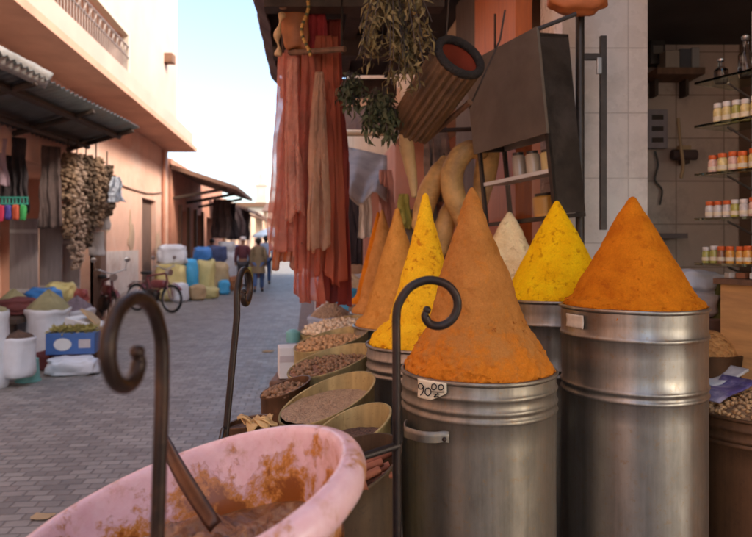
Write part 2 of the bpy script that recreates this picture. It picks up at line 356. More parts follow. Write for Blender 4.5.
# ---- end of the street
eb = thing('cream_building', 'pale cream building closing the far end of the street', 'building', W(-1.5, 80, 0))
MB().wallbox(-9, 4, 80, 86, 0, 6.0).build('wall', CREAM, eb)
MB().wallbox(-9.2, 4.2, 79.6, 86.4, 6.0, 6.5).build('roof', WOOD, eb)
for r in (-6.5, -4.2, -2, 0): MB().wallbox(r, r+.9, 79.95, 79.99, 3.2, 4.6).build('window', DARKBR, eb)
MB().wallbox(-3.6, -1.4, 79.95, 79.99, 0, 2.8).build('gateway', DARK, eb)
gt = thing('street_gateway', 'dark tiled roof spanning the street at its far end', 'gateway', W(-2, 62, 0))
MB().hexa([W(-4.2,60,4.5),W(-.2,60,4.5),W(-.2,63,4.5),W(-4.2,63,4.5),W(-3.9,61.3,5.3),W(-.5,61.3,5.3),W(-.5,61.7,5.3),W(-3.9,61.7,5.3)]).build('roof', DARKBR, gt)
for r in (-4.1, -.4): MB().wallbox(r, r+.25, 61, 62, 0, 4.5).build('post', TANWALL, gt)
mn = thing('minaret', 'slim pale tower rising above the far end of the street', 'tower', W(-8.4, 120, 0))
c0 = W(-8.4, 120, 0)
MB().box(c0 + Vector((0,0,6)), (1.9,1.9,12)).build('shaft', CREAM, mn)
MB().box(c0 + Vector((0,0,12.15)), (2.2,2.2,.3)).box(c0 + Vector((0,0,13)), (1.1,1.1,1.4)).lathe([(.6,13.7),(.5,14.1),(.2,14.5),(.02,14.8)], c0, 12).build('lantern', CREAM, mn)
tb = thing('bushy_tree', 'small dark bushy tree at the far end of the street', 'tree', W(-3.4, 70, 0))
MB().tube([W(-3.4,70,0), W(-3.35,70,1.4), W(-3.4,70,2.6)], [.16,.12,.07], 7).build('trunk', DWOOD, tb)
m = MB()
for k in range(420):
    d = Vector((rnd.gauss(0,1), rnd.gauss(0,1), rnd.gauss(0,1))).normalized() * (rnd.random()**.4)
    m.leaf(W(-3.4,70,2.9) + Vector((d.x*1.0, d.y*1.0, d.z*1.1)), Vector((rnd.gauss(0,1), rnd.gauss(0,1), rnd.gauss(0,1))), .32, .2)
m.build('crown', mat('dark leaves', (.05,.075,.03), .7, var=.4, scale=2), tb)
ps = thing('market_parasol', 'faded pale blue parasol among the far stalls', 'parasol', W(-1.9, 34, 0))
MB().tube([W(-1.9,34,0), W(-1.9,34,2.2)], .03, 6).build('pole', IRON, ps)
MB().lathe([(1.0,1.85),(.95,1.95),(.5,2.2),(.03,2.38)], W(-1.9,34,0), 10, cap1=True).build('canopy', mat('pale blue cloth', (.42,.52,.66), .8, var=.1, trans=.3), ps, smooth=20)

# ------------------------------------------------------------------ the spice shop on the right
sb = thing('spice_shop', 'spice shop building with marble tiled pillar and orange boards', 'building', W(2, 4, 0))
TILE = brick_mat('marble tiles', (.74,.64,.55), (.69,.59,.51), (.52,.43,.36), .42, .30, axes=(R(90),0,0), mort=.0035, rough=.28, bmp=.2, bdist=.003, offset=0, stain=(.40,.33,.27), var=.18)
INTILE = brick_mat('old wall tiles', (.64,.49,.38), (.56,.42,.33), (.26,.18,.13), .30, .27, axes=(R(90),0,0), mort=.004, rough=.4, bmp=.2, bdist=.003, offset=0, stain=(.13,.085,.065), var=.35)
def pbox(x0,x1,y0,y1,h0,h1): return MB().box(((x0+x1)/2,(y0+y1)/2,(h0+h1)/2), (x1-x0,y1-y0,h1-h0))
pbox(.86,1.255,3.05,3.45,0,3.0).build('tiled_pillar', TILE, sb)
m = MB().wallbox(1.19, 4.5, 3.46, 30, 2.9, 6.7); m.wallbox(1.45, 5.5, -6, 3.46, 2.95, 6.7); m.build('upper_wall', mat('ochre upper plaster', (.55,.40,.25), .9, var=.15, scale=1.5), sb)  # unseen upper storey, its height set for the shade it throws on the street
m = MB().wallbox(1.19, 1.6, 9, 11, 0, 2.9); m.wallbox(1.19, 1.6, 14, 16, 0, 2.9); m.wallbox(1.19, 1.6, 20, 30, 0, 2.9); m.wallbox(1.45, 1.84, -6, -1.2, 0, 2.94); m.wallbox(1.9, 2.2, 4.6, 20, 0, 2.9)  # the stretch behind the camera is added to block light from there
m.build('lower_wall', REDWALL, sb)
MB().wallbox(1.10, 1.188, 3.50, 4.35, 0, 3.7).build('orange_door', ORANGE, sb)
MB().wallbox(1.12, 1.189, 4.352, 5.0, 0, 3.7).build('door_post', mat('grey pink weathered board', (.12,.085,.065), .85, var=.3, scale=5, stretch=(5,5,.6), bmp=.3), sb)
pbox(1.255,3.6,4.15,4.3,0,3.0).build('rear_wall', INTILE, sb)
q0, q1 = Vector((2.28,4.14,0)), Vector((3.5,.4,0)); nn = Vector((.9,.44,0)).normalized()*.12
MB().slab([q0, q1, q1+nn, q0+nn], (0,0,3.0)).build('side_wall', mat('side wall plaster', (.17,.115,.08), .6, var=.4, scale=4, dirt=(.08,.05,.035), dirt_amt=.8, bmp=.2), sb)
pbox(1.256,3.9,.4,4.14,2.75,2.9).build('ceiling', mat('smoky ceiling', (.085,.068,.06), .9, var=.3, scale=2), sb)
pbox(1.256,1.9,4.02,4.149,1.535,1.565).build('wall_ledge', mat('stone ledge', (.18,.14,.13), .6, var=.2), sb)
# canopy over the goods
cn = thing('shop_canopy', 'dark timber canopy hanging over the spice stall', 'canopy', W(.4, 3, 2.7))
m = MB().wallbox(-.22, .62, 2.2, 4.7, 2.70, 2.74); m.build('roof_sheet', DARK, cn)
MB().wallbox(.58, 1.185, 2.3, 7, 3.3, 3.34).build('added_shade_sheet', DARK, cn)  # unseen sheet added to keep sky light off the boards below
rows = []
for i in range(60):
    z = 2.2 + 2.5*i/59; rows.append([W(-.22 - .05*math.sin(j*1.2) + .012*noise.noise(Vector((z*6, 1, 0))), z, 2.76 - .045*j + .02*noise.noise(Vector((z*5, j, 3)))) for j in range(4)])
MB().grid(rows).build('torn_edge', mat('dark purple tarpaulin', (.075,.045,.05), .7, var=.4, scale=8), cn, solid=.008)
for z, h in ((3.0, 2.64), (3.75, 2.63), (4.62, 2.60)): MB().wallbox(-.2, .62, z, z+.10, h-.06, h+.057).build('cross_beam', DWOOD, cn)
for r in (.20, .53): MB().wallbox(r, r+.07, 2.25, 4.6, 2.659, 2.697).build('rafter', DWOOD, cn)

# platforms that carry the drums and the tins
def platform(x0,x1,y0,y1,h,label):
    c = Vector(((x0+x1)/2,(y0+y1)/2,0)); t = thing('wooden_platform', label, 'platform', c)
    n = 5; wd = (x1-x0)/n
    m = MB()
    for k in range(n): m.box((x0+wd*(k+.5), c.y, h-.0125), (wd-.008, y1-y0, .025), bevel=.003)
    m.build('deck', WOOD, t)
    for x in (x0+.04, x1-.04):
        for y in (y0+.04, y1-.04): MB().box((x, y, (h-.025)/2), (.06,.06,h-.025)).build('leg', DWOOD, t)
PF = platform(.02,.54,1.4,4.9,.26,'low timber platform under the front row of spice drums')
platform(.545,1.02,1.7,3.2,.40,'raised timber platform under the rear row of spice drums')
platform(-.32,.015,1.2,4.4,.56,'timber bench under the open tins beside the street')

# ------------------------------------------------------------------ spice drums and cones
def drum(name, label, loc, r, H, m, beads, group='metal spice drums'):
    t = thing(name, label, 'drum', loc, group)
    prof = [(r-.012, 0.0), (r, .012)]
    hs = sorted([H-b for b in beads])
    for h in hs: prof += [(r, h-.009), (r+.003, h-.0045), (r+.0048, h), (r+.003, h+.0045), (r, h+.009)]
    for h in (.35*H, ): prof.insert(2, (r-.001, h*.5))
    prof += [(r, H-.012), (r+.005, H-.009), (r+.007, H-.004), (r+.005, H), (r-.001, H+.001), (r-.005, H-.004), (r-.006, H-.06)]
    sd_ = rnd.random()*50
    def dent(p, a, i):
        k = 1 + .009*noise.noise(Vector((math.cos(a)*1.6+sd_, math.sin(a)*1.6, p.z*4)))
        return Vector((p.x*k, p.y*k, p.z + .003*noise.noise(Vector((math.cos(a)*1.3, math.sin(a)*1.3, sd_)))))
    pr2 = []
    for a, b in zip(prof, prof[1:]):
        pr2.append(a); n = int(abs(b[1]-a[1])/.06)
        for k in range(1, n+1): pr2.append((a[0]+(b[0]-a[0])*k/(n+1), a[1]+(b[1]-a[1])*k/(n+1)))
    pr2.append(prof[-1])
    MB().lathe(pr2, n=96, fn=dent, cap0=True).build('drum_body', m, t, world=False, smooth=50)
    return t
def cone(label, loc, prof, m, rough=.006, seed=1, sx=1.0, twist=0, facets=0, lean=(0,0)):
    top = prof[-1][1]; P = []
    for (r0,h0),(r1,h1) in zip(prof, prof[1:]):
        n = max(1, int(math.hypot(r1-r0,h1-h0)/.0042))
        P += [(r0+(r1-r0)*k/n, h0+(h1-h0)*k/n) for k in range(n)]
    P.append(prof[-1])
    def fn(p, a, i):
        q = Vector((p.x*9, p.y*9, p.z*9 + seed*7)); rr = math.hypot(p.x, p.y); foot = max(0, 1-p.z/(.28*top))
        d = rough*(.7*noise.noise(q*1.1) + .28*noise.noise(q*3.3) - .5*max(0, noise.noise(q*4.1)-.25) + .22*noise.noise(q*9) + .12*noise.noise(q*20))*min(1, rr/.04)
        d += foot*rough*(.7*noise.noise(q*5) + .7*noise.noise(q*11) + .45*noise.noise(q*22))
        if facets: d += facets*rr*math.cos(4*a+.5)*-1
        k = (rr + d)/max(rr, 1e-5)
        return Vector((p.x*k + lean[0]*p.z/top, p.y*k + lean[1]*p.z/top, p.z + foot*rough*.8*noise.noise(q*6)))
    mb = MB().lathe(P, n=180, fn=fn, cap1=True); rg = random.Random(seed); R0 = max(r for r, h in prof)
    for k in range(170):                       # crumbs that slid down and lie round the foot and on the rim
        a = rg.random()*6.283; i = rg.randrange(len(P)//40+1, max(len(P)//3, 3)); r_, h_ = P[i] if k % 4 else (R0+rg.uniform(-.004,.006), .003); s_ = rg.uniform(.0012,.0036)*(1.4 if k % 9 == 0 else 1)
        mb.blob((r_*math.cos(a), r_*math.sin(a), h_), (s_, s_, s_*.8), 1, .3, 1.5, seed=k)
    t = mb.build('spice_cone', m, smooth=70); t.location = loc
    return tag(t, label, 'spice', 'cones of ground spice')
def flared(r, top, skirt=.15, neck=.66, apex=.007):
    h1 = top*skirt
    return [(r-.012, -.03), (r-.008, .004), (r*.93, h1*.30), (r*.80, h1*.68), (r*neck, h1), (r*(neck*.85), h1+(top-h1)*.17), (r*neck*.52, h1+(top-h1)*.50), (r*neck*.25, h1+(top-h1)*.78), (apex*1.5, top*.985), (apex*.5, top)]

S_TAN = spice_mat('ras el hanout powder', (.45,.185,.045), (.36,.135,.028), (.56,.19,.025), .4, spill=(.64,.20,.018), spill_h=.03)
S_ORANGE = spice_mat('deep orange powder', (.60,.185,.010), (.47,.12,.007), (.38,.09,.008), .5)
S_YEL = spice_mat('turmeric yellow powder', (.96,.57,.008), (.86,.42,.005), (.55,.19,.005), .75)
S_YEL2 = spice_mat('golden ochre powder', (.93,.52,.02), (.82,.38,.012), (.52,.15,.01), .8)
S_CREAM = spice_mat('pale ginger powder', (.93,.73,.40), (.80,.57,.27), (.45,.27,.10), .5)
S_ORG2 = spice_mat('soft orange powder', (.74,.34,.075), (.62,.25,.045), (.50,.14,.01), .4)
S_ORG3 = spice_mat('paprika orange powder', (.68,.22,.015), (.52,.14,.01), (.45,.1,.01), .4)

c1 = Vector((.285, 1.84, .26)); H1 = 1.155-.26
d1 = drum('spice_drum', 'dull dented drum with handwritten price tag and side handle, front centre', c1, .21, H1, GALV, (.042, .077, .100))
# price tag wrapped on the drum
def on_drum(c, r, px, py):                    # point on the drum's skin nearest the camera for a picture point
    d = Vector(((px-HX)/F, 1, 0)); cc = Vector((c.x, c.y, 0))
    A = d.dot(d); B = -2*d.dot(cc); C_ = cc.dot(cc) - r*r; s_ = (-B - math.sqrt(max(0, B*B-4*A*C_)))/(2*A)
    return d.x*s_, d.y*s_, EYE - (py-HY)/F*s_
def drum_tag(t, c, r, px0, px1, py0, py1, shape, mt):
    x0,y0,h0 = on_drum(c, r, px0, py0); x1,y1,h1 = on_drum(c, r, px1, py1)
    a0 = math.atan2(y0-c.y, x0-c.x); a1 = math.atan2(y1-c.y, x1-c.x)
    def P(u, v, off=.004): a = a0+(a1-a0)*u; return Vector((c.x+(r+off)*math.cos(a), c.y+(r+off)*math.sin(a), h0+(h1-h0)*v))
    rows = []
    for j in range(9):
        v = j/8; lo, hi = shape(v); rows.append([P(lo+(hi-lo)*i/10, v, .0075+.004*abs(v-.5)) for i in range(11)])
    o = MB().grid(rows).build('price_tag', mt, t, solid=.0012, smooth=60)
    return o, P
tg, P = drum_tag(d1, c1, .21, 420.5, 448, 377.5, 402, lambda v: (0, 1 if v < .55 else 1 - (v-.55)*1.1), TAG)
ink = MB()
def stroke(pts, w=.0015): ink.tube(spline([P(u, v, .0125) for u, v in pts], 4), w, 5)
stroke([(.27,.36),(.17,.24),(.08,.32),(.09,.50),(.20,.50),(.27,.36),(.25,.62),(.15,.84)])
stroke([(.46,.38),(.36,.44),(.33,.66),(.42,.78),(.52,.64),(.52,.46),(.44,.37)])
stroke([(.66,.12),(.57,.18),(.56,.38),(.63,.42),(.70,.32),(.70,.18),(.64,.11)])
stroke([(.87,.10),(.79,.16),(.78,.34),(.85,.38),(.92,.28),(.91,.15),(.85,.09)])
stroke([(.56,.53),(.75,.50),(.95,.45)])
stroke([(.76,.56),(.68,.70),(.64,.78),(.78,.72)]); stroke([(.62,.64),(.80,.60)])
ink.build('handwriting', INK, tg)
# handle of the front drum
x0,y0,h0 = on_drum(c1, .21, 409, 431); x1,y1,h1 = on_drum(c1, .21, 450, 438)
a0 = math.atan2(y0-c1.y, x0-c1.x); a1 = math.atan2(y1-c1.y, x1-c1.x); hz_ = 1.5-(436-HY)/F*1.68
pts = []
for k in range(13):
    u = k/12; a = a0+(a1-a0)*u; off = .008 + .036*min(1, 3*min(u, 1-u)) if .0 < u < .84 else .006
    pts.append((a, .21+off))
rows = []
for j in range(5):
    rows.append([Vector((c1.x+rr*math.cos(a), c1.y+rr*math.sin(a), hz_+.014-.028*j/4 + (.006 if j in (0,4) else 0))) for a, rr in pts])
hdl = MB().grid(rows).build('handle', GALV, d1, solid=.004, smooth=60)
aa = a0+(a1-a0)*.93; MB().blob((c1.x+.220*math.cos(aa), c1.y+.220*math.sin(aa), hz_), (.006,.006,.006), 2, 0).build('rivet', IRON, hdl)
cone('tall tan orange spice cone with flared crumbly foot on the price tagged drum', c1 + Vector((0,0,H1)), [(.198,-.03),(.203,.002),(.198,.018),(.180,.052),(.161,.082),(.148,.100),(.138,.114),(.130,.134),(.121,.165),(.098,.245),(.072,.325),(.042,.410),(.018,.475),(.008,.496),(.003,.502)], S_TAN, .011, 1, lean=(-.018,0))

c2 = Vector((.785, 2.02, .40)); H2 = 1.314-.40
d2 = drum('spice_drum', 'shiny steel drum with blank paper label, on the right', c2, .21, H2, GALVB, (.085, .232, .256))
drum_tag(d2, c2, .21, 569, 585.5, 313, 329, lambda v: (0, 1), mat('faded paper label', (.62,.53,.40), .8, var=.15, scale=30))
cone('broad deep orange spice cone on the shiny right drum', c2 + Vector((0,0,H2)), [(.20,-.03),(.204,.002),(.199,.014),(.178,.030),(.156,.072),(.118,.138),(.080,.205),(.045,.268),(.020,.312),(.011,.326),(.004,.331)], S_ORANGE, .007, 2)

c3 = Vector((.677, 2.47, .40)); H3 = 1.30-.40
drum('spice_drum', 'steel drum standing behind and between the two front drums', c3, .205, H3, GALVB, (.085, .240, .262))
cone('bright yellow spice cone between the tan cone and the deep orange cone', c3 + Vector((0,0,H3)), [(.195,-.03),(.199,.002),(.190,.016),(.172,.045),(.133,.125),(.092,.205),(.050,.285),(.020,.340),(.010,.356),(.004,.362)], S_YEL, .006, 3)
c4 = Vector((.60, 2.97, .40)); H4 = 1.27-.40
drum('spice_drum', 'drum furthest back in the rear row, under the pale cream cone', c4, .19, H4, GALV, (.085, .240, .262))
cone('pale cream facetted spice cone behind the tan one', c4 + Vector((0,0,H4)), [(.18,-.03),(.184,.002),(.165,.05),(.12,.16),(.075,.26),(.035,.335),(.014,.368),(.004,.375)], S_CREAM, .010, 4, facets=.10)
c5 = Vector((.175, 2.34, .26)); H5 = 1.15-.26
drum('spice_drum', 'drum just behind the price tagged one, second along the front row', c5, .207, H5, GALVB, (.042, .077, .100, .3))
cone('golden yellow speckled spice cone second along the front row', c5 + Vector((0,0,H5)), flared(.205, .53, .15, .62), S_YEL2, .007, 5)
c6 = Vector((.10, 3.10, .26)); H6 = 1.12-.26
drum('spice_drum', 'third drum along the front row under the soft orange cone', c6, .205, H6, GALVB, (.042, .077, .100, .3))
cone('soft orange spice cone third along the front row', c6 + Vector((0,0,H6)), flared(.203, .55, .12, .74), S_ORG2, .006, 6)
c7 = Vector((.055, 3.78, .26)); H7 = 1.11-.26
drum('spice_drum', 'fourth drum along the front row', c7, .20, H7, GALVB, (.042, .077, .100, .3))
cone('pale orange spice cone fourth along the front row', c7 + Vector((0,0,H7)), flared(.20, .585, .12, .74), spice_mat('pale orange powder', (.70,.33,.10), (.58,.24,.06), (.5,.17,.03), .4), .006, 7, lean=(-.02,0))
c8 = Vector((.015, 4.5, .26)); H8 = 1.10-.26
drum('spice_drum', 'fifth and farthest drum along the front row', c8, .20, H8, GALVB, (.042, .077, .100, .3))
cone('deep paprika orange spice cone farthest along the front row', c8 + Vector((0,0,H8)), flared(.20, .62, .10, .75), S_ORG3, .006, 8)

# ------------------------------------------------------------------ the tub on its iron stand
rodA, rodB, rodC, rodD = Vector((-.198,.60,0)), Vector((.031,1.0,0)), Vector((-.292,1.30,0)), Vector((-.523,.90,0))
st = thing('iron_stand', 'wrought iron stand with tall scroll topped rods holding the pink tub', 'stand', Vector((-.245,.95,0)))
SC = [(0,-60),(0,-35),(3,-22),(14,-7),(32,0),(50,-4),(60,-15),(62,-28),(56,-40),(45,-46),(34,-44),(29,-36),(31,-30)]
tub_c = Vector((-.243,.834,1.169)); tub_n = Vector((-.2915,-.0526,1)).normalized()
for rod, d, top, tpx, bsx, mr in ((rodA, Vector((-.12,-.99,0)), 1.455, -.1945, -.236, RUSTIRON), (rodB, Vector((1,.1,0)), 1.445, .031, .034, IRON), (rodC, Vector((.08,.99,0)), 1.447, -.274, -.395, IRON), (rodD, Vector((-.95,-.1,0)), 1.45, -.53, -.53, IRON)):
    d = d.normalized(); base = Vector((bsx, rod.y, 0)); tp = Vector((tpx, rod.y, top))
    pts = [base, base.lerp(tp, .5)] + [Vector((tp.x, tp.y, top)) + d*(a/660) + Vector((0,0,b/660)) for a, b in SC]
    pts = pts[:2] + spline(pts[2:], 8); n = len(pts)
    MB().tube(pts, [.0066]*(n-10) + [.0066 - .0003*k for k in range(10)], 14).blob(pts[-1], (.0065,.0065,.0065), 2, 0).build('scroll_rod', mr, st, smooth=60)
tx = tub_n.orthogonal().normalized(); ty = tub_n.cross(tx); TM = Matrix((tx, ty, tub_n)).transposed().to_4x4()
RR = .205
ring = [tub_c + TM @ Vector((RR*math.cos(a), RR*math.sin(a), -.040)) for a in [i*2*math.pi/48 for i in range(49)]]
MB().tube(ring, .006, 8, False).build('support_ring', IRON, st, smooth=60)
for rod in (rodA, rodB, rodC, rodD):
    q = min(ring, key=lambda p: (p.xy - rod.xy).length); hh = 1.195 if rod is rodB else q.z; rx = {0:-.236+.0415*hh/1.455, 1:.0335, 2:-.395+.121*hh/1.447, 3:-.53}[(rodA,rodB,rodC,rodD).index(rod)]; MB().tube([Vector((rx, rod.y, hh)), q], .0062, 8).build('bracket', IRON, st, smooth=60)
# pink tub
mt, nt, b = new_mat('pink plastic smeared with amber paste'); v = coords(nt, False)
n1 = noise_tex(nt, v, 15, 10, .72, .15); n2 = noise_tex(nt, v, 42, 6, .7)
sep = nt.nodes.new('ShaderNodeSeparateXYZ'); tcn = nt.nodes.new('ShaderNodeTexCoord'); nt.links.new(tcn.outputs['Object'], sep.inputs[0])
pinkc = ramp(nt, n2, [(.3, (.74,.44,.46)), (.7, (.82,.58,.59))])
# the paste clings thickest low on the inner wall: smears have a height of their own on the tub
depth = nt.nodes.new('ShaderNodeMapRange'); nt.links.new(sep.outputs['Z'], depth.inputs[0]); depth.inputs[1].default_value = -.10; depth.inputs[2].default_value = .012; depth.inputs[3].default_value = .20; depth.inputs[4].default_value = -.06
ad = nt.nodes.new('ShaderNodeMath'); ad.operation = 'ADD'; nt.links.new(n1, ad.inputs[0]); nt.links.new(depth.outputs[0], ad.inputs[1])
smear = ramp(nt, ad.outputs[0], [(.53, 0), (.60, 1)]); thick = ramp(nt, ad.outputs[0], [(.595, 0), (.67, 1)]); faint = ramp(nt, noise_tex(nt, v, 23, 10, .75, .1), [(.52, 0), (.65, .55)])
c = mix(nt, faint, pinkc, (.52,.26,.13)); c = mix(nt, smear, c, (.62,.25,.045)); c = mix(nt, thick, c, (.27,.075,.008))
nt.links.new(c, b.inputs['Base Color']); b.inputs['Roughness'].default_value = .34; b.inputs['Coat Weight'].default_value = .15
b.inputs['Subsurface Weight'].default_value = .0
bump(nt, b, smear, .5, .004); bump(nt, b, n2, .2, .003)
tub = thing('pink_tub', 'round pink plastic tub smeared with amber paste, in the foreground', 'tub', tub_c); tub.rotation_euler = TM.to_euler()
prof = [(.150,-.185),(.172,-.12),(.194,-.055),(.205,-.022),(.211,-.022),(.222,-.030),(.231,-.029),(.236,-.018),(.235,-.004),(.228,.006),(.216,.010),(.209,.007),(.204,-.003),(.199,-.022),(.186,-.06),(.170,-.115),(.150,-.178),(.10,-.180),(.001,-.180)]
pp = spline([Vector((a, b_, 0)) for a, b_ in prof], 3)
MB().lathe([(p.x, p.y) for p in pp], n=128, cap0=True, fn=lambda p, a, i: p * (1 + .004*math.sin(3*a) + .003*noise.noise(p*20))).build('tub_body', mt, tub, world=False, smooth=60)
PASTE, nt, b = new_mat('brown paste'); v = coords(nt, False)
nt.links.new(ramp(nt, noise_tex(nt, v, 24, 8, .7, .5), [(.3, (.06,.018,.006)), (.46, (.19,.07,.02)), (.66, (.36,.18,.075))]), b.inputs['Base Color'])
b.inputs['Roughness'].default_value = .24; b.inputs['Coat Weight'].default_value = .4; bump(nt, b, noise_tex(nt, v, 45, 8, .7), .7, .008)
rows = []
for i in range(61):
    row = []
    for j in range(97):
        rr = .184*i/60; a = 2*math.pi*j/96; p = Vector((rr*math.cos(a), rr*math.sin(a), 0)); q = p*11
        e = max(0, 1 - (rr/.184)**6)
        z = -.094 + e*(.034*noise.noise(q) + .020*noise.noise(q*2.4) + .012*abs(noise.noise(q*5)) + .006*noise.noise(q*11)) + .012*e
        row.append(Vector((p.x, p.y, z)))
    rows.append(row)
pst = MB().grid(rows).build('brown_paste', PASTE, smooth=80); tag(pst, 'lumpy brown paste filling the bottom of the pink tub', 'paste'); pst.location = tub_c; pst.rotation_euler = TM.to_euler()
# scoop standing in the paste
pa, pb = at(163, 436, .985), at(207, 511, .86)
d = (pb-pa).normalized(); side = d.cross(Vector((0,-1,.3))).normalized()
m = MB(); N = 14; rows = []
for k in range(N+1):
    t = k/N; w = .0075 + .003*math.sin(t*2.5); nrm = side.cross(d)
    rows.append([pa.lerp(pb + d*.03, t) + side*w*s_ + nrm*.002*math.cos(s_*1.5) + nrm*.012*math.sin(t*3.1) for s_ in (-1,-.5,0,.5,1)])
single(m.grid(rows), 'spoon', mat('stained spoon steel', (.07,.035,.022), .35, metal=.6, var=.4, scale=30, dirt=(.18,.08,.03)), 'rusty brown flat handled spoon standing in the paste', 'spoon', pa, solid=.0035, smooth=60)

# ------------------------------------------------------------------ open tins of grain, nuts and sticks
def tin(label, c, r, h0, tilt, th, m, fill, mfill, hb=.56, stuff=None, heap=0, name='open_tin'):
    t = thing(name, label, 'tin', Vector((c[0], c[1], hb)), 'open tins beside the street')
    n = 72; H = h0-hb
    def rim(a): return H + tilt*math.cos(a-th)
    b = bmesh.new(); prof = []
    mb = MB()
    def fn(p, a, i):
        f = p.z; z = rim(a)*min(f,1) if f <= 1 else rim(a) + (f-1)
        return Vector((p.x, p.y, z))
    mb.lathe([(r*.95,0),(r*.965,.3),(r*.985,.6),(r,.90),(r,.985),(r+.004,1.0),(r+.003,1.004),(r-.003,1.003),(r-.005,.97),(r*.955,.6),(r*.93,.2)], n=n, fn=fn, cap0=True)
    mb.build('tin_body', m, t, world=False, smooth=50)
    rows = []
    for i in range(25):
        row = []
        for j in range(n+1):
            a = 2*math.pi*j/n; rr = (r-.0045)*i/24; p = Vector((rr*math.cos(a), rr*math.sin(a), 0))
            z = H - fill + tilt*.45*rr/r*math.cos(a-th) - tilt*.25 + heap*(1-(i/24)**2) + .004*noise.noise(p*40)
            row.append(Vector((p.x, p.y, z)))
        rows.append(row)
    s_ = MB().grid(rows).build('filling', mfill, t, world=False, smooth=80); s_['kind'] = 'stuff'
    if stuff:
        sz, cnt, ms = stuff; mb = MB(); H_ = H - fill - tilt*.25
        for k in range(cnt):
            rr = r*.93*math.sqrt(rnd.random()); a = rnd.random()*6.283
            z = H_ + tilt*.45*rr/r*math.cos(a-th) + heap*(1-(rr/r)**2) + sz*rnd.uniform(-.2,.7)
            mb.blob((rr*math.cos(a), rr*math.sin(a), z), (sz*rnd.uniform(.7,1.3), sz*rnd.uniform(.6,.9), sz*.7), 1, .2, 1, Matrix.Rotation(rnd.random()*6, 4, Vector((rnd.gauss(0,1), rnd.gauss(0,1), 1)).normalized()), seed=k)
        s2 = mb.build('loose_pieces', ms, t, world=False, smooth=70); s2['kind'] = 'stuff'
    return t
def grain_mat(name, a, b_, scale=160, dist=.004):
    m, nt, b = new_mat(name); v = coords(nt); vo = nt.nodes.new('ShaderNodeTexVoronoi'); vo.inputs['Scale'].default_value = scale; nt.links.new(v, vo.inputs['Vector'])
    sp = nt.nodes.new('ShaderNodeSeparateColor'); nt.links.new(vo.outputs['Color'], sp.inputs[0])
    nt.links.new(mix(nt, .35, ramp(nt, sp.outputs[0], [(0, a), (1, b_)]), ramp(nt, noise_tex(nt, v, 20), [(.3, a), (.7, b_)])), b.inputs['Base Color']); b.inputs['Roughness'].default_value = .75
    inv = nt.nodes.new('ShaderNodeMath'); inv.operation = 'SUBTRACT'; inv.inputs[0].default_value = 1; nt.links.new(vo.outputs['Distance'], inv.inputs[1])
    bump(nt, b, inv.outputs[0], .9, dist); return m
G_RED = grain_mat('reddish grain', (.24,.15,.085), (.46,.32,.19)); G_DARK = grain_mat('dark seeds', (.05,.028,.022), (.14,.075,.05))
G_NUT = grain_mat('brown nuts', (.18,.09,.035), (.42,.24,.11), 70, .01); G_RUST = grain_mat('rust chillies', (.20,.085,.045), (.38,.19,.10), 80, .01)
NUT = mat('tan nut kernels', (.52,.30,.13), .6, var=.35, scale=60); WNUT = mat('pale nut kernels', (.80,.66,.46), .6, var=.25, scale=60); RUSTP = mat('rust red pieces', (.26,.145,.07), .6, var=.4, scale=60)
tin('open tin of dark seeds, third from the cinnamon', (-.068,1.80), .108, 1.000, .048, R(28), TIN, .028, G_DARK)
tin('open tin of reddish grain with tall curved back', (-.155,2.09), .150, 1.012, .064, R(28), TIN, .006, G_RED)
tin('open tin of cinnamon sticks beside the pink tub', (-.078,1.53), .135, .978, .056, R(25), DTIN, .05, G_DARK)
tin('small brown tin of rust red pieces', (-.315,2.30), .085, 1.00, .03, R(20), BROWNTIN, .012, G_RUST, stuff=(.011,130,RUSTP), heap=.02)
tin('tin of rust brown bark pieces behind the grain', (-.175,2.52), .16, 1.055, .050, R(25), TIN, .012, G_RUST, stuff=(.012,240,RUSTP), heap=.01)
tin('tin of tan nuts under the pale kernels', (-.20,2.95), .165, 1.075, .045, R(25), TIN, .010, G_NUT, stuff=(.012,260,NUT), heap=.015)
tin('tin heaped with pale kernels, farthest along the bench', (-.215,3.36), .17, 1.085, .040, R(25), TIN, .005, grain_mat('pale kernels bed', (.5,.34,.18), (.74,.56,.36), 70, .01), stuff=(.014,260,WNUT), heap=.03)
for k in range(9):
    u = (k-4)/4; c = Vector((-.065 + .012*(k%3), 1.49 + .085*u, .968 + .012*(k%2) + .008*rnd.random())); an = R(20) + rnd.uniform(-.3,.3)
    d = Vector((math.cos(an), math.sin(an), .30 + rnd.uniform(-.06,.06))); L = .085*math.sqrt(max(.2, 1-.7*u*u))
    m = MB().tube([c - d*L, c, c + d*L], .0095, 9)
    single(m, 'cinnamon_stick', mat('cinnamon bark', (.25,.075,.032), .7, var=.35, scale=20) if k == 0 else bpy.data.materials['cinnamon bark'], 'rolled brown cinnamon stick lying in the tin beside the tub', 'cinnamon stick', c, 'cinnamon sticks in the tin', smooth=50)
# torn tan petal and dark basket by the tub
m = MB()
cc = at(257, 423, 1.80); 
for k in range(7):
    a = k*.9; d = Vector((math.cos(a), math.sin(a)*.8, .25*math.sin(k*2.1)))
    m.grid([[cc + d*(.055*i/4) + d.cross(Vector((0,0,1))).normalized()*(.02*math.sin(math.pi*(.15+.75*i/4))*s_) + Vector((0,0,.010*math.sin(i*1.3+k)+.006*s_*s_)) for s_ in (-1,0,1)] for i in range(5)])
single(m, 'dried_flower', mat('dried tan petals', (.62,.40,.17), .8, var=.25, scale=25, bmp=.3, bscale=90), 'torn tan dried star shaped flower beside the pink tub', 'dried flower', cc, solid=.004, smooth=60)
bk = tin('low woven basket of dark bark behind the tan flower', (-.385,1.98), .065, .965, .012, 0, BROWNTIN, .012, G_DARK, name='low_basket')
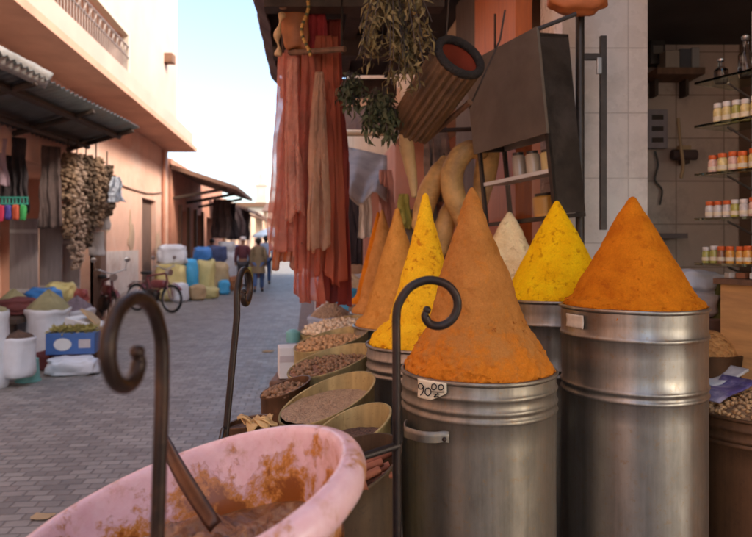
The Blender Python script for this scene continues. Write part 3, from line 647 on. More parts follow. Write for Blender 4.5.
# white carton and teal cap
ct = thing('white_carton', 'small white carton standing at the street end of the tins', 'carton', at(289, 372, 3.15))
c = at(289, 361, 3.15); MB().box(c, (.10,.12,.145), .2, .004).build('box_body', WHITECARD, ct)
MB().box(c + Vector((.0,-.062,.02)), (.07,.002,.03), .2).build('printed_panel', PAPER, ct)
tc_ = at(293, 342, 3.3); single(MB().lathe([(.032,0),(.036,.02),(.036,.05),(.02,.062),(.0,.064)], tc_, 16, cap0=True), 'teal_cup', TEAL, 'small teal cup upside down above the white carton', 'cup', tc_, smooth=40)
single(MB().box(at(289,377,3.15)+Vector((0,.1,-.28)), (.16,.4,.56), .0, .01), 'crate', WOOD, 'brown wooden crate under the white carton', 'crate', at(289,377,3.15)+Vector((0,.1,-.56)))

# ------------------------------------------------------------------ sacks
def sack(label, c, r, h, mbag, mfill, heap=.15, group='open sacks of produce', name='open_sack', seed=0, n=40):
    t = thing(name, label, 'sack', c, group)
    def fn(p, a, i):
        k = 1 + .13*noise.noise(Vector((math.cos(a)*1.2+seed, math.sin(a)*1.2, p.z*3+seed))) + .05*noise.noise(Vector((math.cos(a)*3+seed, math.sin(a)*3, p.z*9))) ; k += .03*noise.noise(Vector((a*2.5+seed, p.z*4, seed))) + .022*noise.noise(Vector((math.cos(a)*8, math.sin(a)*8, p.z*22+seed))); return Vector((p.x*k, p.y*k, p.z + .05*h*(p.z/h)*noise.noise(Vector((math.cos(a)*1.5, math.sin(a)*1.5, seed)))))
    MB().lathe([(r*.90,0),(r*1.01,h*.05),(r*1.05,h*.15),(r*1.04,h*.28),(r*1.02,h*.4),(r*1.01,h*.52),(r*1.0,h*.64),(r*.99,h*.76),(r*.99,h*.86),(r*1.03,h*.91),(r*1.03,h*.96),(r*.99,h*.985),(r*.94,h*.97),(r*.9,h*.9)], n=n, fn=fn, cap0=True).build('bag', mbag, t, world=False, smooth=60)
    MB().lathe([(r*.98,h*.95),(r*.80,h+heap*.22),(r*.5,h+heap*.55),(r*.22,h+heap*.85),(r*.06,h+heap),(0.001,h+heap*1.01)], n=n, fn=lambda p, a, i: fn(p, a, i) + Vector((0,0,.012*noise.noise(p*9)))).build('filling', mfill, t, world=False, smooth=60)
    return t
def lump(name, label, cat, c, size, m, rot=0, group=None, seed=0, power=.6, amp=.22):
    c = Vector(c) + Vector((0,0,size[2]/2))
    mb = MB().blob(c, (size[0]/2*1.05, size[1]/2*1.05, size[2]/2), 4, amp, 2.2, Matrix.Rotation(rot,4,'Z'), power, seed)
    L_ = max(size)
    for v in mb.bm.verts: v.co += (v.co-c).normalized()*L_*(.035*noise.noise(v.co*5/L_**.5+Vector((seed,0,0))) - .05*max(0, .35-abs(noise.noise(v.co*3.2/L_**.5+Vector((0,seed,0))))*4))
    for v in mb.bm.verts: v.co += Vector((0,0,1))*.02*noise.noise(v.co*9) + Vector((1,0,0))*.015*noise.noise(v.co*8+Vector((5,0,0)))
    return single(mb, name, m, label, cat, c - Vector((0,0,size[2]/2)), group, smooth=70)
HENNA = mat('green henna powder', (.25,.225,.12), .95, var=.2, scale=8, bmp=.4, bscale=30); GREYF = mat('mauve grey petals', (.16,.12,.14), .9, var=.35, scale=25, bmp=.6, bscale=40, bdist=.02)
BROWNF = mat('brown dried pods', (.10,.055,.035), .9, var=.5, scale=30, bmp=.8, bscale=35, bdist=.03); REDF = mat('red dried peppers', (.28,.05,.04), .6, var=.4, scale=30, bmp=.8, bscale=35, bdist=.03)
def zg(px, z, h=0): return Vector(((px-HX)/F*z, z, h))
sack('white sack heaped with green powder, at the far left edge by the shop', zg(14,9.0), .29, .66, WHITEP, HENNA, .22, seed=1)
sack('white sack heaped with green powder beside the blue box', zg(48,8.6), .265, .67, WHITEP, HENNA, .22, seed=2)
sack('tall white sack cut by the left edge, nearest the camera', zg(-6,6.9), .14, .82, WHITEP, HENNA, .05, seed=3)
sack('grey sack of mauve petals behind the white boxes', zg(76,9.3), .24, .60, mat('grey woven bag', (.55,.55,.58), .7, var=.15), GREYF, .16, seed=4)
sack('small white bag of brown pods on the teal bucket', zg(18,7.0,.10), .165, .42, WHITEP, BROWNF, .06, seed=5)
tk = thing('teal_bucket', 'upturned teal bucket under the small bag of pods', 'bucket', zg(28,7.22))
MB().lathe([(.125,0),(.128,.012),(.12,.02),(.105,.245),(.0,.25)], n=28).build('bucket_body', TEAL, tk, world=False, smooth=40); MB().lathe([(.128,0),(.133,.004),(.133,.02),(.128,.024)], n=28).build('rim', TEAL, tk, world=False, smooth=40)
lump('maroon_bag', 'dark maroon cloth bag on the ground under the blue box', 'bag', zg(46,7.9), (.30,.26,.22), MAROON, seed=4)
lump('white_sack', 'limp white sack lying on the ground below the blue box', 'sack', zg(74,7.6), (.54,.34,.20), WHITEP, .2, seed=6)
bx = thing('blue_box', 'blue printed box with white oval mark, filled with green herbs', 'box', zg(74,7.9,.20))
c = zg(74,7.9,.33); Mx = Matrix.Rotation(.18,4,'Z')
MB().box(c, (.54,.34,.25), .18, .006).build('box_body', BLUECARD, bx)
o = MB().lathe([(.0,0),(.085,0),(.085,.003),(.0,.003)], c + Mx @ Vector((-.08,-.1745,-.005)), 24, Matrix.Rotation(.18,4,'Z') @ Matrix.Rotation(R(90),4,'X') @ Matrix.Diagonal((1.15,.85,1,1))).build('oval_mark', WHITECARD, bx)
MB().box(c + Mx @ Vector((.16,-.1725,.0)), (.13,.004,.10), .18).build('printed_panel', PAPER, bx)
m = MB()
for k in range(500): m.leaf(c + Mx @ Vector((rnd.uniform(-.24,.24), rnd.uniform(-.15,.15), .12 + rnd.uniform(0,.05))), Vector((rnd.gauss(0,1), rnd.gauss(0,1), rnd.gauss(.3,.5))), .07, .03)
struct(m.build('dried_herbs', mat('yellow green herbs', (.32,.27,.08), .8, var=.4, scale=9), bx), 'stuff')
wbx = thing('white_box', 'open white cardboard box leaning behind the blue box', 'box', zg(88,8.5))
MB().box(zg(86,8.5,.34), (.46,.34,.36), 0, .006, M=Matrix.Rotation(-.2,4,'Z') @ Matrix.Rotation(R(14),4,'Y')).build('box_body', WHITECARD, wbx)
MB().box(zg(97,8.5,.50), (.42,.03,.30), M=Matrix.Rotation(-.3,4,'Z') @ Matrix.Rotation(R(38),4,'Y') @ Matrix.Rotation(R(70),4,'X')).build('lid_flap', CARD, wbx)
single(MB().box(zg(86,8.55,.08), (.6,.4,.16), -.1, .01), 'wooden_crate', WOOD, 'flat wooden crate under the white cardboard box', 'crate', zg(86,8.55))
st_ = thing('shop_bench', 'low dark bench along the left shop front', 'bench', W(-3.9,10.2,0))
MB().wallbox(-4.3,-3.62,8.2,10.7,.50,.56).build('bench_top', DWOOD, st_)
for z in (8.3,9.4,10.5): MB().wallbox(-4.2,-3.7,z,z+.1,0,.5).build('leg', DWOOD, st_)
lump('blue_bag', 'bright blue plastic bag on the left shop bench', 'bag', W(-3.85,9.6,.56), (.42,.42,.30), BLUEP, seed=2)
lump('yellow_sack', 'yellow plastic sack beside the bright blue bag', 'sack', W(-3.9,10.4,.56), (.42,.45,.34), YELP, .3, seed=3)
lump('dark_bundle', 'dark maroon bundle left of the bright blue bag', 'bundle', W(-3.85,8.8,.56), (.5,.45,.22), MAROON, seed=7)
lump('red_sack', 'dark red sack of peppers near the left moped', 'sack', W(-3.68,10.5,.56), (.32,.3,.22), REDF, seed=9)

# left shop: hanging goods
PODS = [mat('tan dried pods', (.25,.16,.10), .85, var=.4, scale=14), mat('dusty brown pods', (.11,.07,.045), .85, var=.4, scale=14), mat('pale dried pods', (.34,.24,.18), .85, var=.3, scale=14)]
def strand(label, top, length, rad, m, n=150, cat='dried pods', size=.075):
    t = thing('dried_pod_strand', label, cat, top, 'strands of dried pods at the left shop')
    mb = MB()
    for k in range(n):
        u = rnd.random(); a = rnd.random()*6.283; rr = rad*(.5+.6*math.sin(math.pi*min(1,u*1.05)))*rnd.random()**.5
        p = top + Vector((rr*math.cos(a), rr*math.sin(a), -length*u))
        mb.blob(p, (size*rnd.uniform(.4,.9), size*rnd.uniform(.25,.5), size*rnd.uniform(.25,.5)), 1, .3, 1.5, Matrix.Rotation(rnd.random()*6,4,Vector((rnd.gauss(0,1),rnd.gauss(0,1),rnd.gauss(0,1))).normalized()), seed=k)
    mb.build('pods', m, t); MB().tube([top + Vector((0,0,.25)), top - Vector((0,0,length*.95))], .012, 5).build('string', DWOOD, t)
for lab, px, z, h, L, rad, mi in (('tan strand of dried pods nearest the grey shutter', 68,10.6,2.95,1.35,.15,0), ('long pale strand of dried pods reaching lowest', 77,10.7,2.95,1.85,.15,2), ('brown strand of dried pods behind the tan one', 86,10.9,2.95,1.5,.18,1), ('tan strand of dried pods near the white cloth', 96,11.1,2.95,1.15,.18,0), ('brown strand of dried pods at the right end', 107,11.4,2.85,.85,.15,1)):
    strand(lab, zg(px, z, h), L, rad, PODS[mi], 420, size=.072)
def drape(P0, P1, h0, h1, folds, amp, wtop, wbot, m, jag=.03, seed=0, rowsn=26, cols=64, sag=0):
    """a cloth hanging between two top points, gathered at the top, falling in uneven folds to a ragged hem"""
    P0, P1 = Vector(P0), Vector(P1); ax = (P1-P0); ax = ax.normalized(); nr = Vector((-ax.y, ax.x, 0)); c = (P0+P1)/2; rows = []
    N = lambda x, y, z=0: noise.noise(Vector((x, y, z + seed*3.7)))
    for j in range(rowsn+1):
        v = j/rowsn; w = (wtop + (wbot-wtop)*v**.8)*(1 + .14*N(v*3, 7)); row = []
        for i in range(cols+1):
            u = i/cols - .5
            ph = u*folds*6.283 + 4.2*N(u*1.4, v*1.6) + 2.0*v*N(3, v*2)
            k = .6 + .8*abs(N(u*3, v*.8, 4))
            d = amp*(.35+.75*v)*k*(math.sin(ph) + .35*math.sin(ph*2.3+seed)) + .5*amp*N(u*9, v*9, 2)*v + .35*amp*N(u*16, v*30, 8) + .03*v*N(u*2, v*1.5, 9)
            x = u*w + .010*math.sin(ph*1.7+v*3) + .16*w*N(2, v*1.8, 1) + .05*w*N(u*5, v*5, 3)
            hem = jag*(1.2*N(u*2.5, 2, 5) + .6*N(u*7, 2, 6) + .7*u*N(9, 9)) * v**1.5
            row.append(Vector((c.x,c.y,0)) + ax*x + nr*d + Vector((0,0,h0 + (h1-h0)*v + hem - sag*(1-4*u*u)*(1-v))))
        rows.append(row)
    return MB().grid(rows)
def cloth(name, label, cat, P0, P1, h0, h1, folds, amp, wtop, wbot, m, group=None, **k):
    mb = drape(P0, P1, h0, h1, folds, amp, wtop, wbot, m, **k)
    return single(mb, name, m, label, cat, ((Vector(P0)+Vector(P1))/2).to_2d().to_3d() + Vector((0,0,h0)), group, solid=.004, smooth=80)
DCLOTH = mat('near black cloth', (.035,.025,.028), .9, var=.5, scale=5); BRCLOTH = mat('dark brown cloth', (.085,.055,.05), .9, var=.4, scale=5)
cloth('hanging_cloth', 'black garment hanging at the left edge above the green rack', 'cloth', zg(4,9.3), zg(28,9.5), 3.02, 1.95, 3, .05, .26, .36, DCLOTH, 'cloths hanging at the left shop', seed=1)
cloth('hanging_cloth', 'dark brown cloth hanging left of the pod strands', 'cloth', zg(40,10.0), zg(60,10.2), 3.0, 1.75, 3, .04, .28, .32, BRCLOTH, 'cloths hanging at the left shop', seed=2)
cloth('hanging_cloth', 'pale lilac cloth hanging at the far left edge', 'cloth', zg(-6,9.0), zg(6,9.1), 2.95, 2.3, 2, .03, .16, .2, mat('lilac cloth', (.40,.28,.33), .8, var=.2), 'cloths hanging at the left shop', seed=3)
cloth('hanging_cloth', 'white crumpled plastic hung at the right end of the pods', 'plastic', zg(107,11.0), zg(124,11.0), 2.62, 2.2, 2, .07, .12, .30, WHITEP, 'cloths hanging at the left shop', seed=4)
for px, z, h0, h1, lab in ((101,11.6,2.22,1.75,'grey paper sheet pinned below the pods, upper one'), (96,11.6,1.72,1.3,'grey paper sheet pinned below the pods, lower one')):
    cloth('paper_sheet', lab, 'paper', zg(px-9,z), zg(px+9,z), h0, h1, .6, .01, .26, .28, PAPER, 'grey sheets below the pods', seed=px, jag=.01)
for px0, px1, z, h0, h1, lab in ((40,62,10.9,.56,2.05,'grey shutter board standing right of the green rack'), (10,38,10.4,.56,1.9,'grey shutter board standing below the green rack'), (62,80,11.6,.56,1.7,'grey shutter board behind the pod strands')):
    a, b_ = zg(px0,z,h0), zg(px1,z,h0); c = (a+b_)/2 + Vector((0,0,(h1-h0)/2)); w = (b_-a).length
    t = thing('shutter_board', lab, 'shutter', zg((px0+px1)/2,z,h0), 'grey boards in the left shop'); MB().box(c, (w,.04,h1-h0), 0, .004).build('panel', SHUTTER, t)
    for k in (-.35, .35): MB().box(c + Vector((0,-.024,k*(h1-h0))), (w*.96,.01,.06)).build('batten', PAPER, t)
gr = thing('green_rack', 'green plastic hanging rack with coloured bags in the left shop', 'rack', zg(13,9.2,2.0))
c = zg(13,9.2,2.06); m = MB()
for h in (0,.09): m.box(c + Vector((0,0,h)), (.42,.02,.02))
for k in range(9): m.box(c + Vector((-.2+.05*k,0,.045)), (.012,.014,.09))
m.build('rack_frame', mat('green plastic', (.05,.32,.25), .5, var=.1), gr)
for k, (colr, nm) in enumerate((((.5,.03,.08),'crimson'), ((.08,.06,.3),'navy'), ((.55,.10,.05),'scarlet'), ((.05,.36,.10),'green'))):
    lump('hanging_pouch', f'{nm} pouch hanging from the green rack', 'pouch', c + Vector((-.15+.1*k,-.02,-.24)), (.09,.06,.22), mat(nm+' cloth', colr, .7, var=.2), seed=k, group='pouches on the green rack', amp=.15)

for k, (px, py, w, m_, lab) in enumerate(((42,518,.035,CARD,'small brown scrap on the paving near the bottom left corner'), (268,352,.05,CARD,'brown scrap on the paving left of the white carton'))):
    c = gnd(px, py); rg = random.Random(k); single(MB().grid([[c + Vector((w*(i-1.5)+rg.uniform(-.01,.01), w*.8*(j-1.5)+rg.uniform(-.01,.01), .006+rg.uniform(0,.012))) for i in range(4)] for j in range(4)]), 'litter_scrap', m_, lab, 'litter', c, 'litter on the paving', solid=.002)
# ------------------------------------------------------------------ bicycle and moped on the left
def wheel(parent, c, r, tw, mt_tyre, mt_rim, M, spokes=18):
    w = thing('wheel', '', '', c); del w['label'], w['category']; w.parent = parent
    ring = [M @ Vector((r*math.cos(a), 0, r*math.sin(a))) for a in [i*2*math.pi/40 for i in range(41)]]
    MB().tube(ring, tw, 8, False).build('tyre', mt_tyre, w, world=False, smooth=60)
    m = MB().tube([p*((r-tw*1.3)/r) for p in ring], tw*.45, 6, False).tube([M @ Vector((0,-.04,0)), M @ Vector((0,.04,0))], .022, 8)
    for k in range(spokes):
        a = k*2*math.pi/spokes; m.tube([M @ Vector((.02*math.cos(a), .02*(-1)**k, .02*math.sin(a))), M @ Vector(((r-tw)*math.cos(a), 0, (r-tw)*math.sin(a)))], .003, 4)
    m.build('rim', mt_rim, w, world=False, smooth=40)
RUB = mat('rubber', (.02,.02,.02), .7, var=.2); CHROME = mat('dull chrome', (.45,.45,.45), .3, metal=.9, var=.2)
def cycle(name, label, cat, c, yaw, red, moped=False, tw=.045):
    t = thing(name, label, cat, c, rotz=yaw); r = .31; I = Matrix()
    for x in (-.53, .53): wheel(t, (x, 0, r), r-tw, tw, RUB, CHROME, I, 12 if moped else 20)
    m = MB(); fr = .024 if moped else .017
    bb, seat, head, headlo = (-.06,0,.30), (-.20,0,.78), (.36,0,.86), (.40,0,.70)
    for a, b_ in ((bb,seat),(seat,head),(bb,headlo),(head,headlo)): m.tube([a,b_], fr, 8)
    for y in (-.05,.05): m.tube([(-.53,y,r),bb], .010, 6).tube([(-.53,y,r),(-.19,y*.4,.72)], .010, 6).tube([headlo,(.44,y,.6),(.53,y,r)], .012, 6)
    m.build('frame', red, t, world=False, smooth=50)
    MB().blob((-.24,0,.86), (.15,.075,.045), 3, .1, 2, None, .8).build('saddle', RUB, t, world=False, smooth=60)
    MB().tube(spline([(.27,-.29,1.0),(.36,-.24,1.02),(.36,-.08,.96),(.35,0,.95),(.36,.08,.96),(.36,.24,1.02),(.27,.29,1.0)],4), .013, 7).tube([(.36,0,.86),(.35,0,.96)], .014, 7).build('handlebar', CHROME, t, world=False, smooth=60)
    for x, s_ in ((-.53,1),(.53,1)): MB().grid([[Vector((x+(r+.03)*math.cos(a), y, r+(r+.03)*math.sin(a))) for y in (-.035,-.02,0,.02,.035)] for a in [R(35+k*9) for k in range(13)]]).build('mudguard', red, t, world=False, smooth=60, solid=.004)
    MB().lathe([(.08,-.006),(.085,0),(.08,.006)], (bb[0],.045,bb[2]), 20, Matrix.Rotation(R(90),4,'X'), True, True).tube([(bb[0],.06,bb[2]),(bb[0]+.12,.07,bb[2]-.12)], .011, 6).tube([(bb[0],-.06,bb[2]),(bb[0]-.12,-.07,bb[2]+.12)], .011, 6).build('crank', CHROME, t, world=False, smooth=40)
    MB().tube([(-.53,0,r+.02),(-.62,0,.66),(-.28,0,.68)], .008, 6).box((-.50,0,.665), (.32,.13,.012)).build('luggage_rack', CHROME, t, world=False)
    if moped:
        MB().blob((-.05,0,.36), (.20,.10,.14), 3, .15, 2, None, .7).build('engine', IRON, t, world=False, smooth=60)
        MB().blob((.14,0,.62), (.22,.085,.10), 3, .05, 2, None, .7).build('fuel_tank', red, t, world=False, smooth=60)
        MB().lathe([(.07,0),(.075,.02),(.05,.09),(.0,.10)], (.50,0,.88), 18, Matrix.Rotation(R(-90),4,'Y'), True).build('headlight', CHROME, t, world=False, smooth=50)
        for y in (-.27,.27): MB().tube([(.30,y,1.02),(.30,y*1.1,1.16)], .007, 5).blob((.30,y*1.15,1.20), (.012,.06,.045), 2, 0).build('mirror', CHROME, t, world=False)
    return t
REDP = mat('red paint', (.20,.035,.04), .35, var=.2, coat=.3)
cycle('moped', 'red moped with thin wheels standing side on near the dark door', 'moped', zg(154,14.6), R(-28), REDP, True, .028)
cycle('moped', 'dark red moped seen end on, parked by the whitewashed wall', 'moped', zg(106,12.7), R(-52), mat('dark red paint', (.13,.022,.026), .4, var=.2), True, .05)

# yellow sacks stacked further along
SG = 'stacked sacks outside the red building'
for lab, r, z, h, size, m_, rot, sd_ in (
    ('fat yellow sack at the near end of the sack row', -3.6,17.4,0,(.75,.7,1.0),YELP,.1,1), ('sky blue sack standing second in the sack row', -3.2,18.0,0,(.40,.45,1.1),SKYBLUEP,.1,2),
    ('yellow sack right of the sky blue sack', -2.95,18.8,0,(.55,.6,1.1),YELP,.2,3), ('tan yellow sack farther along the sack row', -2.75,20.0,0,(.65,.7,1.0),mat('tan woven plastic',(.5,.37,.2),.7,var=.2),.1,4),
    ('big white sack on top of the yellow sacks', -3.6,17.5,.93,(.72,.6,.55),WHITEP,.2,5), ('blue bundle resting on top of the sack row', -3.0,18.8,1.02,(.5,.5,.40),BLUEP,.2,6),
    ('navy bundle on top of the tan yellow sack', -2.75,20.0,.94,(.55,.5,.5),mat('navy cloth',(.05,.07,.16),.8,var=.3),.2,7), ('small yellow bag on the ground before the tan yellow sack', -2.7,18.2,0,(.40,.38,.32),YELP,.3,8),
    ('low brown sack between the blue and the tan sacks', -2.95,17.6,0,(.40,.38,.42),CARD,.3,14), ('white knotted bag leaning on the yellow sack', -3.3,17.0,0,(.38,.36,.50),WHITEP,.5,15),
    ('small blue bag on the ground by the sack row', -2.5,19.6,0,(.32,.34,.42),SKYBLUEP,.2,9), ('orange brown bag at the far end of the row', -2.35,21.5,0,(.4,.4,.45),mat('orange bag',(.5,.22,.1),.7,var=.2),.2,10),
    ('white sack leaning beyond the navy bundle', -2.75,22.6,0,(.7,.7,1.25),WHITEP,.2,11), ('lilac sack beyond the white leaning one', -2.8,24.2,0,(.7,.8,1.1),mat('lilac plastic',(.42,.38,.5),.7,var=.2),.2,12),
    ('pale blue sack far along the row by the walkers', -2.7,27,0,(.8,.9,1.2),mat('pale blue plastic',(.4,.5,.62),.7,var=.2),.2,13)):
    lump('stacked_sack', lab, 'sack', W(r,z,h), size, m_, rot+YAW, SG, sd_, .5, .14)
for k, (lab, r, z, h, size, m_) in enumerate((
    ('grey bundle on the ground beyond the small blue bag', -2.45,22.4,0,(.4,.4,.35),PAPER), ('white bag on the ground just left of the maroon walker', -2.35,23.6,0,(.45,.4,.5),WHITEP),
    ('brown carton shaped sack near the white leaning sack', -2.3,25.2,0,(.5,.5,.6),CARD), ('maroon bundle far along the left stalls', -2.5,29,0,(.7,.6,.8),MAROON),
    ('yellow sack far along the left stalls', -2.5,31.5,0,(.7,.6,1.0),YELP), ('blue bundle lying on the lilac sack', -2.8,24.2,1.06,(.6,.6,.4),BLUEP), ('white bundle topmost near the hung black garment', -2.8,22.6,1.2,(.55,.55,.38),WHITEP))):
    lump('market_bundle', lab, 'bundle', W(r,z,h), size, m_, .3*k, 'bundles beyond the sack row', 60+k, .55, .15)
for k, (z, m_, lab) in enumerate(((23.0,BRCLOTH,'brown garment hung under the brown awning, nearest'), (25.0,DCLOTH,'black garment hung under the brown awning'), (27.5,BRCLOTH,'brown garment hung past the brown awning'), (30,DCLOTH,'black garment hung farthest along the left side'))):
    cloth('hung_garment', lab, 'garment', W(-3.4,z,0), W(-2.6,z,0), 3.05, 1.7, 3, .06, .6, .75, m_, 'garments hung along the left side', seed=20+k)

# ------------------------------------------------------------------ people walking away
def skin_mesh(name, pts, edges, rad, m, parent, sub=1):
    me = bpy.data.meshes.new(name); me.from_pydata([Vector(p) for p in pts], edges, []); o = bpy.data.objects.new(name, me); COL.objects.link(o)
    md = o.modifiers.new('s', 'SKIN'); md.use_smooth_shade = True
    for i, r in enumerate(rad):
        sv = me.skin_vertices[0].data[i]; sv.radius = r if isinstance(r, tuple) else (r, r); sv.use_root = (i == 0)
    md2 = o.modifiers.new('ss', 'SUBSURF'); md2.levels = sub; md2.render_levels = sub
    dg = bpy.context.evaluated_depsgraph_get(); dg.update(); ev = o.evaluated_get(dg)
    m2 = bpy.data.meshes.new_from_object(ev); o.modifiers.clear(); o.data = m2; bpy.data.meshes.remove(me); m2.name = name
    m2.materials.clear(); m2.materials.append(m); m2.shade_smooth(); o.parent = parent; return o
def person(label, loc, yaw, H, top, legs, hair, hat=None, coat=False, stride=.16, hold=None):
    t = thing('person', label, 'person', loc, rotz=yaw); s = H/1.75; s_ = stride
    pts = [(0,0,.95),(0,0,1.12),(0,0,1.32),(0,0,1.45),(0,.01,1.52),(0,.015,1.60),(0,.015,1.67),(0,.01,1.73),
           (.17,0,1.41),(.22,-.03,1.14),(.22,.06,.92),(.22,.08,.83),(-.17,0,1.41),(-.22,.03,1.14),(-.23,.0,.90),(-.23,.01,.81),
           (.09,0,.90),(.10,s_*.75,.50),(.10,s_*1.0,.09),(.11,s_*1.0+.13,.04),(-.09,0,.90),(-.10,-s_*.4,.50),(-.10,-s_*1.5,.14),(-.11,-s_*1.5+.10,.05)]
    edges = [(0,1),(1,2),(2,3),(3,4),(4,5),(5,6),(6,7),(3,8),(8,9),(9,10),(10,11),(3,12),(12,13),(13,14),(14,15),(0,16),(16,17),(17,18),(18,19),(0,20),(20,21),(21,22),(22,23)]
    rad = [(.14,.10),(.13,.10),(.15,.11),(.07,.06),.052,(.072,.09),(.075,.095),(.05,.06),.058,.045,.036,.040,.058,.045,.036,.040,.085,.058,.042,.036,.085,.058,.042,.036]
    S = lambda P: [tuple(Vector(p)*s) for p in P]
    skin_mesh('body', S(pts), edges, [tuple(x*s for x in r) if isinstance(r,tuple) else r*s for r in rad], SKIN, t)
    lp = [(0,0,.96),(.095,0,.88),(.10,s_*.75,.50),(.10,s_*1.0,.10),(-.095,0,.88),(-.10,-s_*.4,.50),(-.10,-s_*1.5,.16)]
    skin_mesh('trousers', S(lp), [(0,1),(1,2),(2,3),(0,4),(4,5),(5,6)], [x*s for x in (.15,.105,.080,.070,.105,.080,.070)], legs, t)
    tp = [(0,0,1.0),(0,0,1.15),(0,0,1.34),(0,.005,1.44),(.185,0,1.41),(.23,-.03,1.14),(.225,.05,.93),(-.185,0,1.41),(-.23,.03,1.14),(-.235,0,.91)]
    ed = [(0,1),(1,2),(2,3),(3,4),(4,5),(5,6),(3,7),(7,8),(8,9)]; rd = [.175,.165,.175,.085,.080,.066,.056,.080,.066,.056]
    skin_mesh('jacket', S(tp), ed, [(x*s, x*s*.75) if i < 3 else x*s for i, x in enumerate(rd)], top, t)
    if coat: MB().lathe([(.19,1.15),(.20,.95),(.225,.75),(.235,.62),(.21,.62),(.18,.95)], n=20, M=Matrix.Diagonal((s,s*.72,s,1))).build('coat_skirt', top, t, world=False, smooth=60)
    for x, y, z in ((.11,s_*1.0+.05,.045),(-.11,-s_*1.5+.03,.06)): MB().blob((x*s,y*s,z*s), (.05*s,.13*s,.045*s), 2, .05).build('shoe', RUB, t, world=False, smooth=60)
    if hat: MB().lathe([(.098,1.655),(.104,1.68),(.10,1.73),(.07,1.765),(.0,1.775)], (0,.012*s,0), 18, Matrix.Diagonal((s,s*1.15,s,1))).build('cap', hat, t, world=False, smooth=60)
    else: MB().blob((0,-.008*s,1.665*s), (.098*s,.115*s,.115*s), 3, .08).build('hair', hair, t, world=False, smooth=60)
    return t
HAIR = mat('dark hair', (.02,.015,.012), .6, var=.3); DENIM = mat('blue denim', (.07,.12,.25), .85, var=.2); DKTR = mat('dark trousers', (.05,.045,.05), .85, var=.2)
person('walker in maroon jacket and white knitted cap, seen from behind', zg(243,21), YAW, 1.72, mat('maroon jacket', (.12,.035,.045), .85, var=.2), DKTR, HAIR, mat('white knit', (.72,.68,.64), .9, var=.1))
person('walker in long olive coat and blue jeans, seen from behind', zg(258.5,20.6), YAW, 1.68, mat('olive coat', (.24,.18,.10), .85, var=.2), DENIM, HAIR, None, True)
person('dark haired walker in pale blue shirt ahead of the olive coat', zg(266,24.5), YAW, 1.80, mat('pale blue shirt', (.42,.50,.64), .85, var=.1), DENIM, HAIR)
person('distant person in white shirt by the left stalls', zg(225,33), YAW+R(70), 1.72, mat('white shirt', (.62,.60,.58), .85, var=.1), DKTR, HAIR, stride=.05)
person('distant person in dark clothes by the left stalls', zg(212,26), YAW+R(200), 1.70, mat('dark jumper', (.06,.06,.09), .85, var=.1), DKTR, HAIR, stride=.05)
hb = thing('yellow_bag', 'yellow carrier bag carried between the two near walkers', 'bag', zg(251.5,20.9,.38))
c = zg(251.5,20.9,.62); MB().blob(c - Vector((0,0,.06)), (.17,.10,.22), 3, .15, 2, None, .7).build('bag_body', mat('yellow carrier plastic', (.52,.46,.10), .5, var=.2), hb, smooth=60)
MB().tube(spline([c+Vector((-.08,0,.10)), c+Vector((-.05,0,.24)), c+Vector((-.02,0,.26)), c+Vector((.04,0,.11))],4), .01, 6).build('handle', YELP, hb)

# ------------------------------------------------------------------ goods further along on the right
STEEL = mat('faded blue sack', (.36,.44,.58), .7, var=.2, scale=4); 
table = thing('market_table', 'plank table carrying sacks beyond the last drum', 'table', W(.2,6.5,0))
MB().wallbox(-.10,.75,4.85,11,.60,.65).build('tabletop', WOOD, table)
for z in (5.0,7.9,10.8):
    for r in (-.04,.66): MB().wallbox(r,r+.06,z,z+.06,0,.6).build('leg', DWOOD, table)
RG = 'sacks on the right market table'
for k, (px, z, h, rr, mb_, mf, lab) in enumerate((
    (331,4.95,.97,.17,STEEL,grain_mat('tan pods', (.25,.15,.08),(.45,.3,.17),60,.01),'blue edged sack of tan pods nearest behind the pale kernels'),
    (337,6.0,1.05,.20,WHITEP,mat('straw tea',(.42,.3,.15),.9,var=.3,scale=20),'white sack of straw coloured tea behind the blue edged sack'),
    (350,5.9,1.12,.18,SKYBLUEP,mat('pale roots',(.55,.4,.22),.9,var=.3,scale=20),'sky blue sack of pale roots beside the tea'),
    (343,7.3,1.16,.22,STEEL,mat('yellow lentils',(.6,.42,.12),.9,var=.2,scale=20),'faded blue sack of yellow lentils mid table'),
    (356,7.2,1.2,.2,WHITEP,mat('brown lentils',(.28,.15,.07),.9,var=.2,scale=20),'white sack of brown lentils by the orange cone'),
    (345,9.0,1.22,.25,WHITEP,mat('orange lentils',(.6,.25,.06),.9,var=.2,scale=20),'white sack of orange lentils farthest on the table'))):
    sack(lab, zg(px,z,.65), rr, h-.65, mb_, mf, .10, RG, seed=30+k, n=28)
for k, (px, z, lab) in enumerate(((349,8.6,'slim grey post nearest the orange cones'), (359,7.4,'dark post carrying the plastic awning'), (343,10.5,'thin brown post furthest beyond the table'))):
    p = zg(px, z); single(MB().tube([p, p+Vector((0,0,2.5))], .045, 8), 'awning_post', (WOOD, DWOOD, WOOD)[k], lab, 'post', p, 'posts beyond the right table')
rows = []
for i in range(20):
    u = i/19; rows.append([at(343 + 44*v/9, 146 + 10*v/9 + 56*u + 6*math.sin(v*1.1+u*4)*u - 16*v/9*u, 5.6 - .9*u + .05*noise.noise(Vector((u*4, v*.7, 0)))) for v in range(10)])
single(MB().grid(rows), 'plastic_awning', mat('translucent plastic awning', (.55,.50,.46), .3, var=.25, scale=5, trans=.45), 'sloping translucent plastic sheet awning beyond the canopy', 'awning', at(365,160,5.5), solid=.006, smooth=80)
a_ = thing('wooden_awning', 'brown board awning above the translucent plastic sheet', 'awning', at(370,118,5.9))
MB().slab([at(336,110,6.0), at(404,108,6.0), at(404,131,5.7), at(336,129,5.7)], (0,.04,.03)).build('board', WOOD, a_)
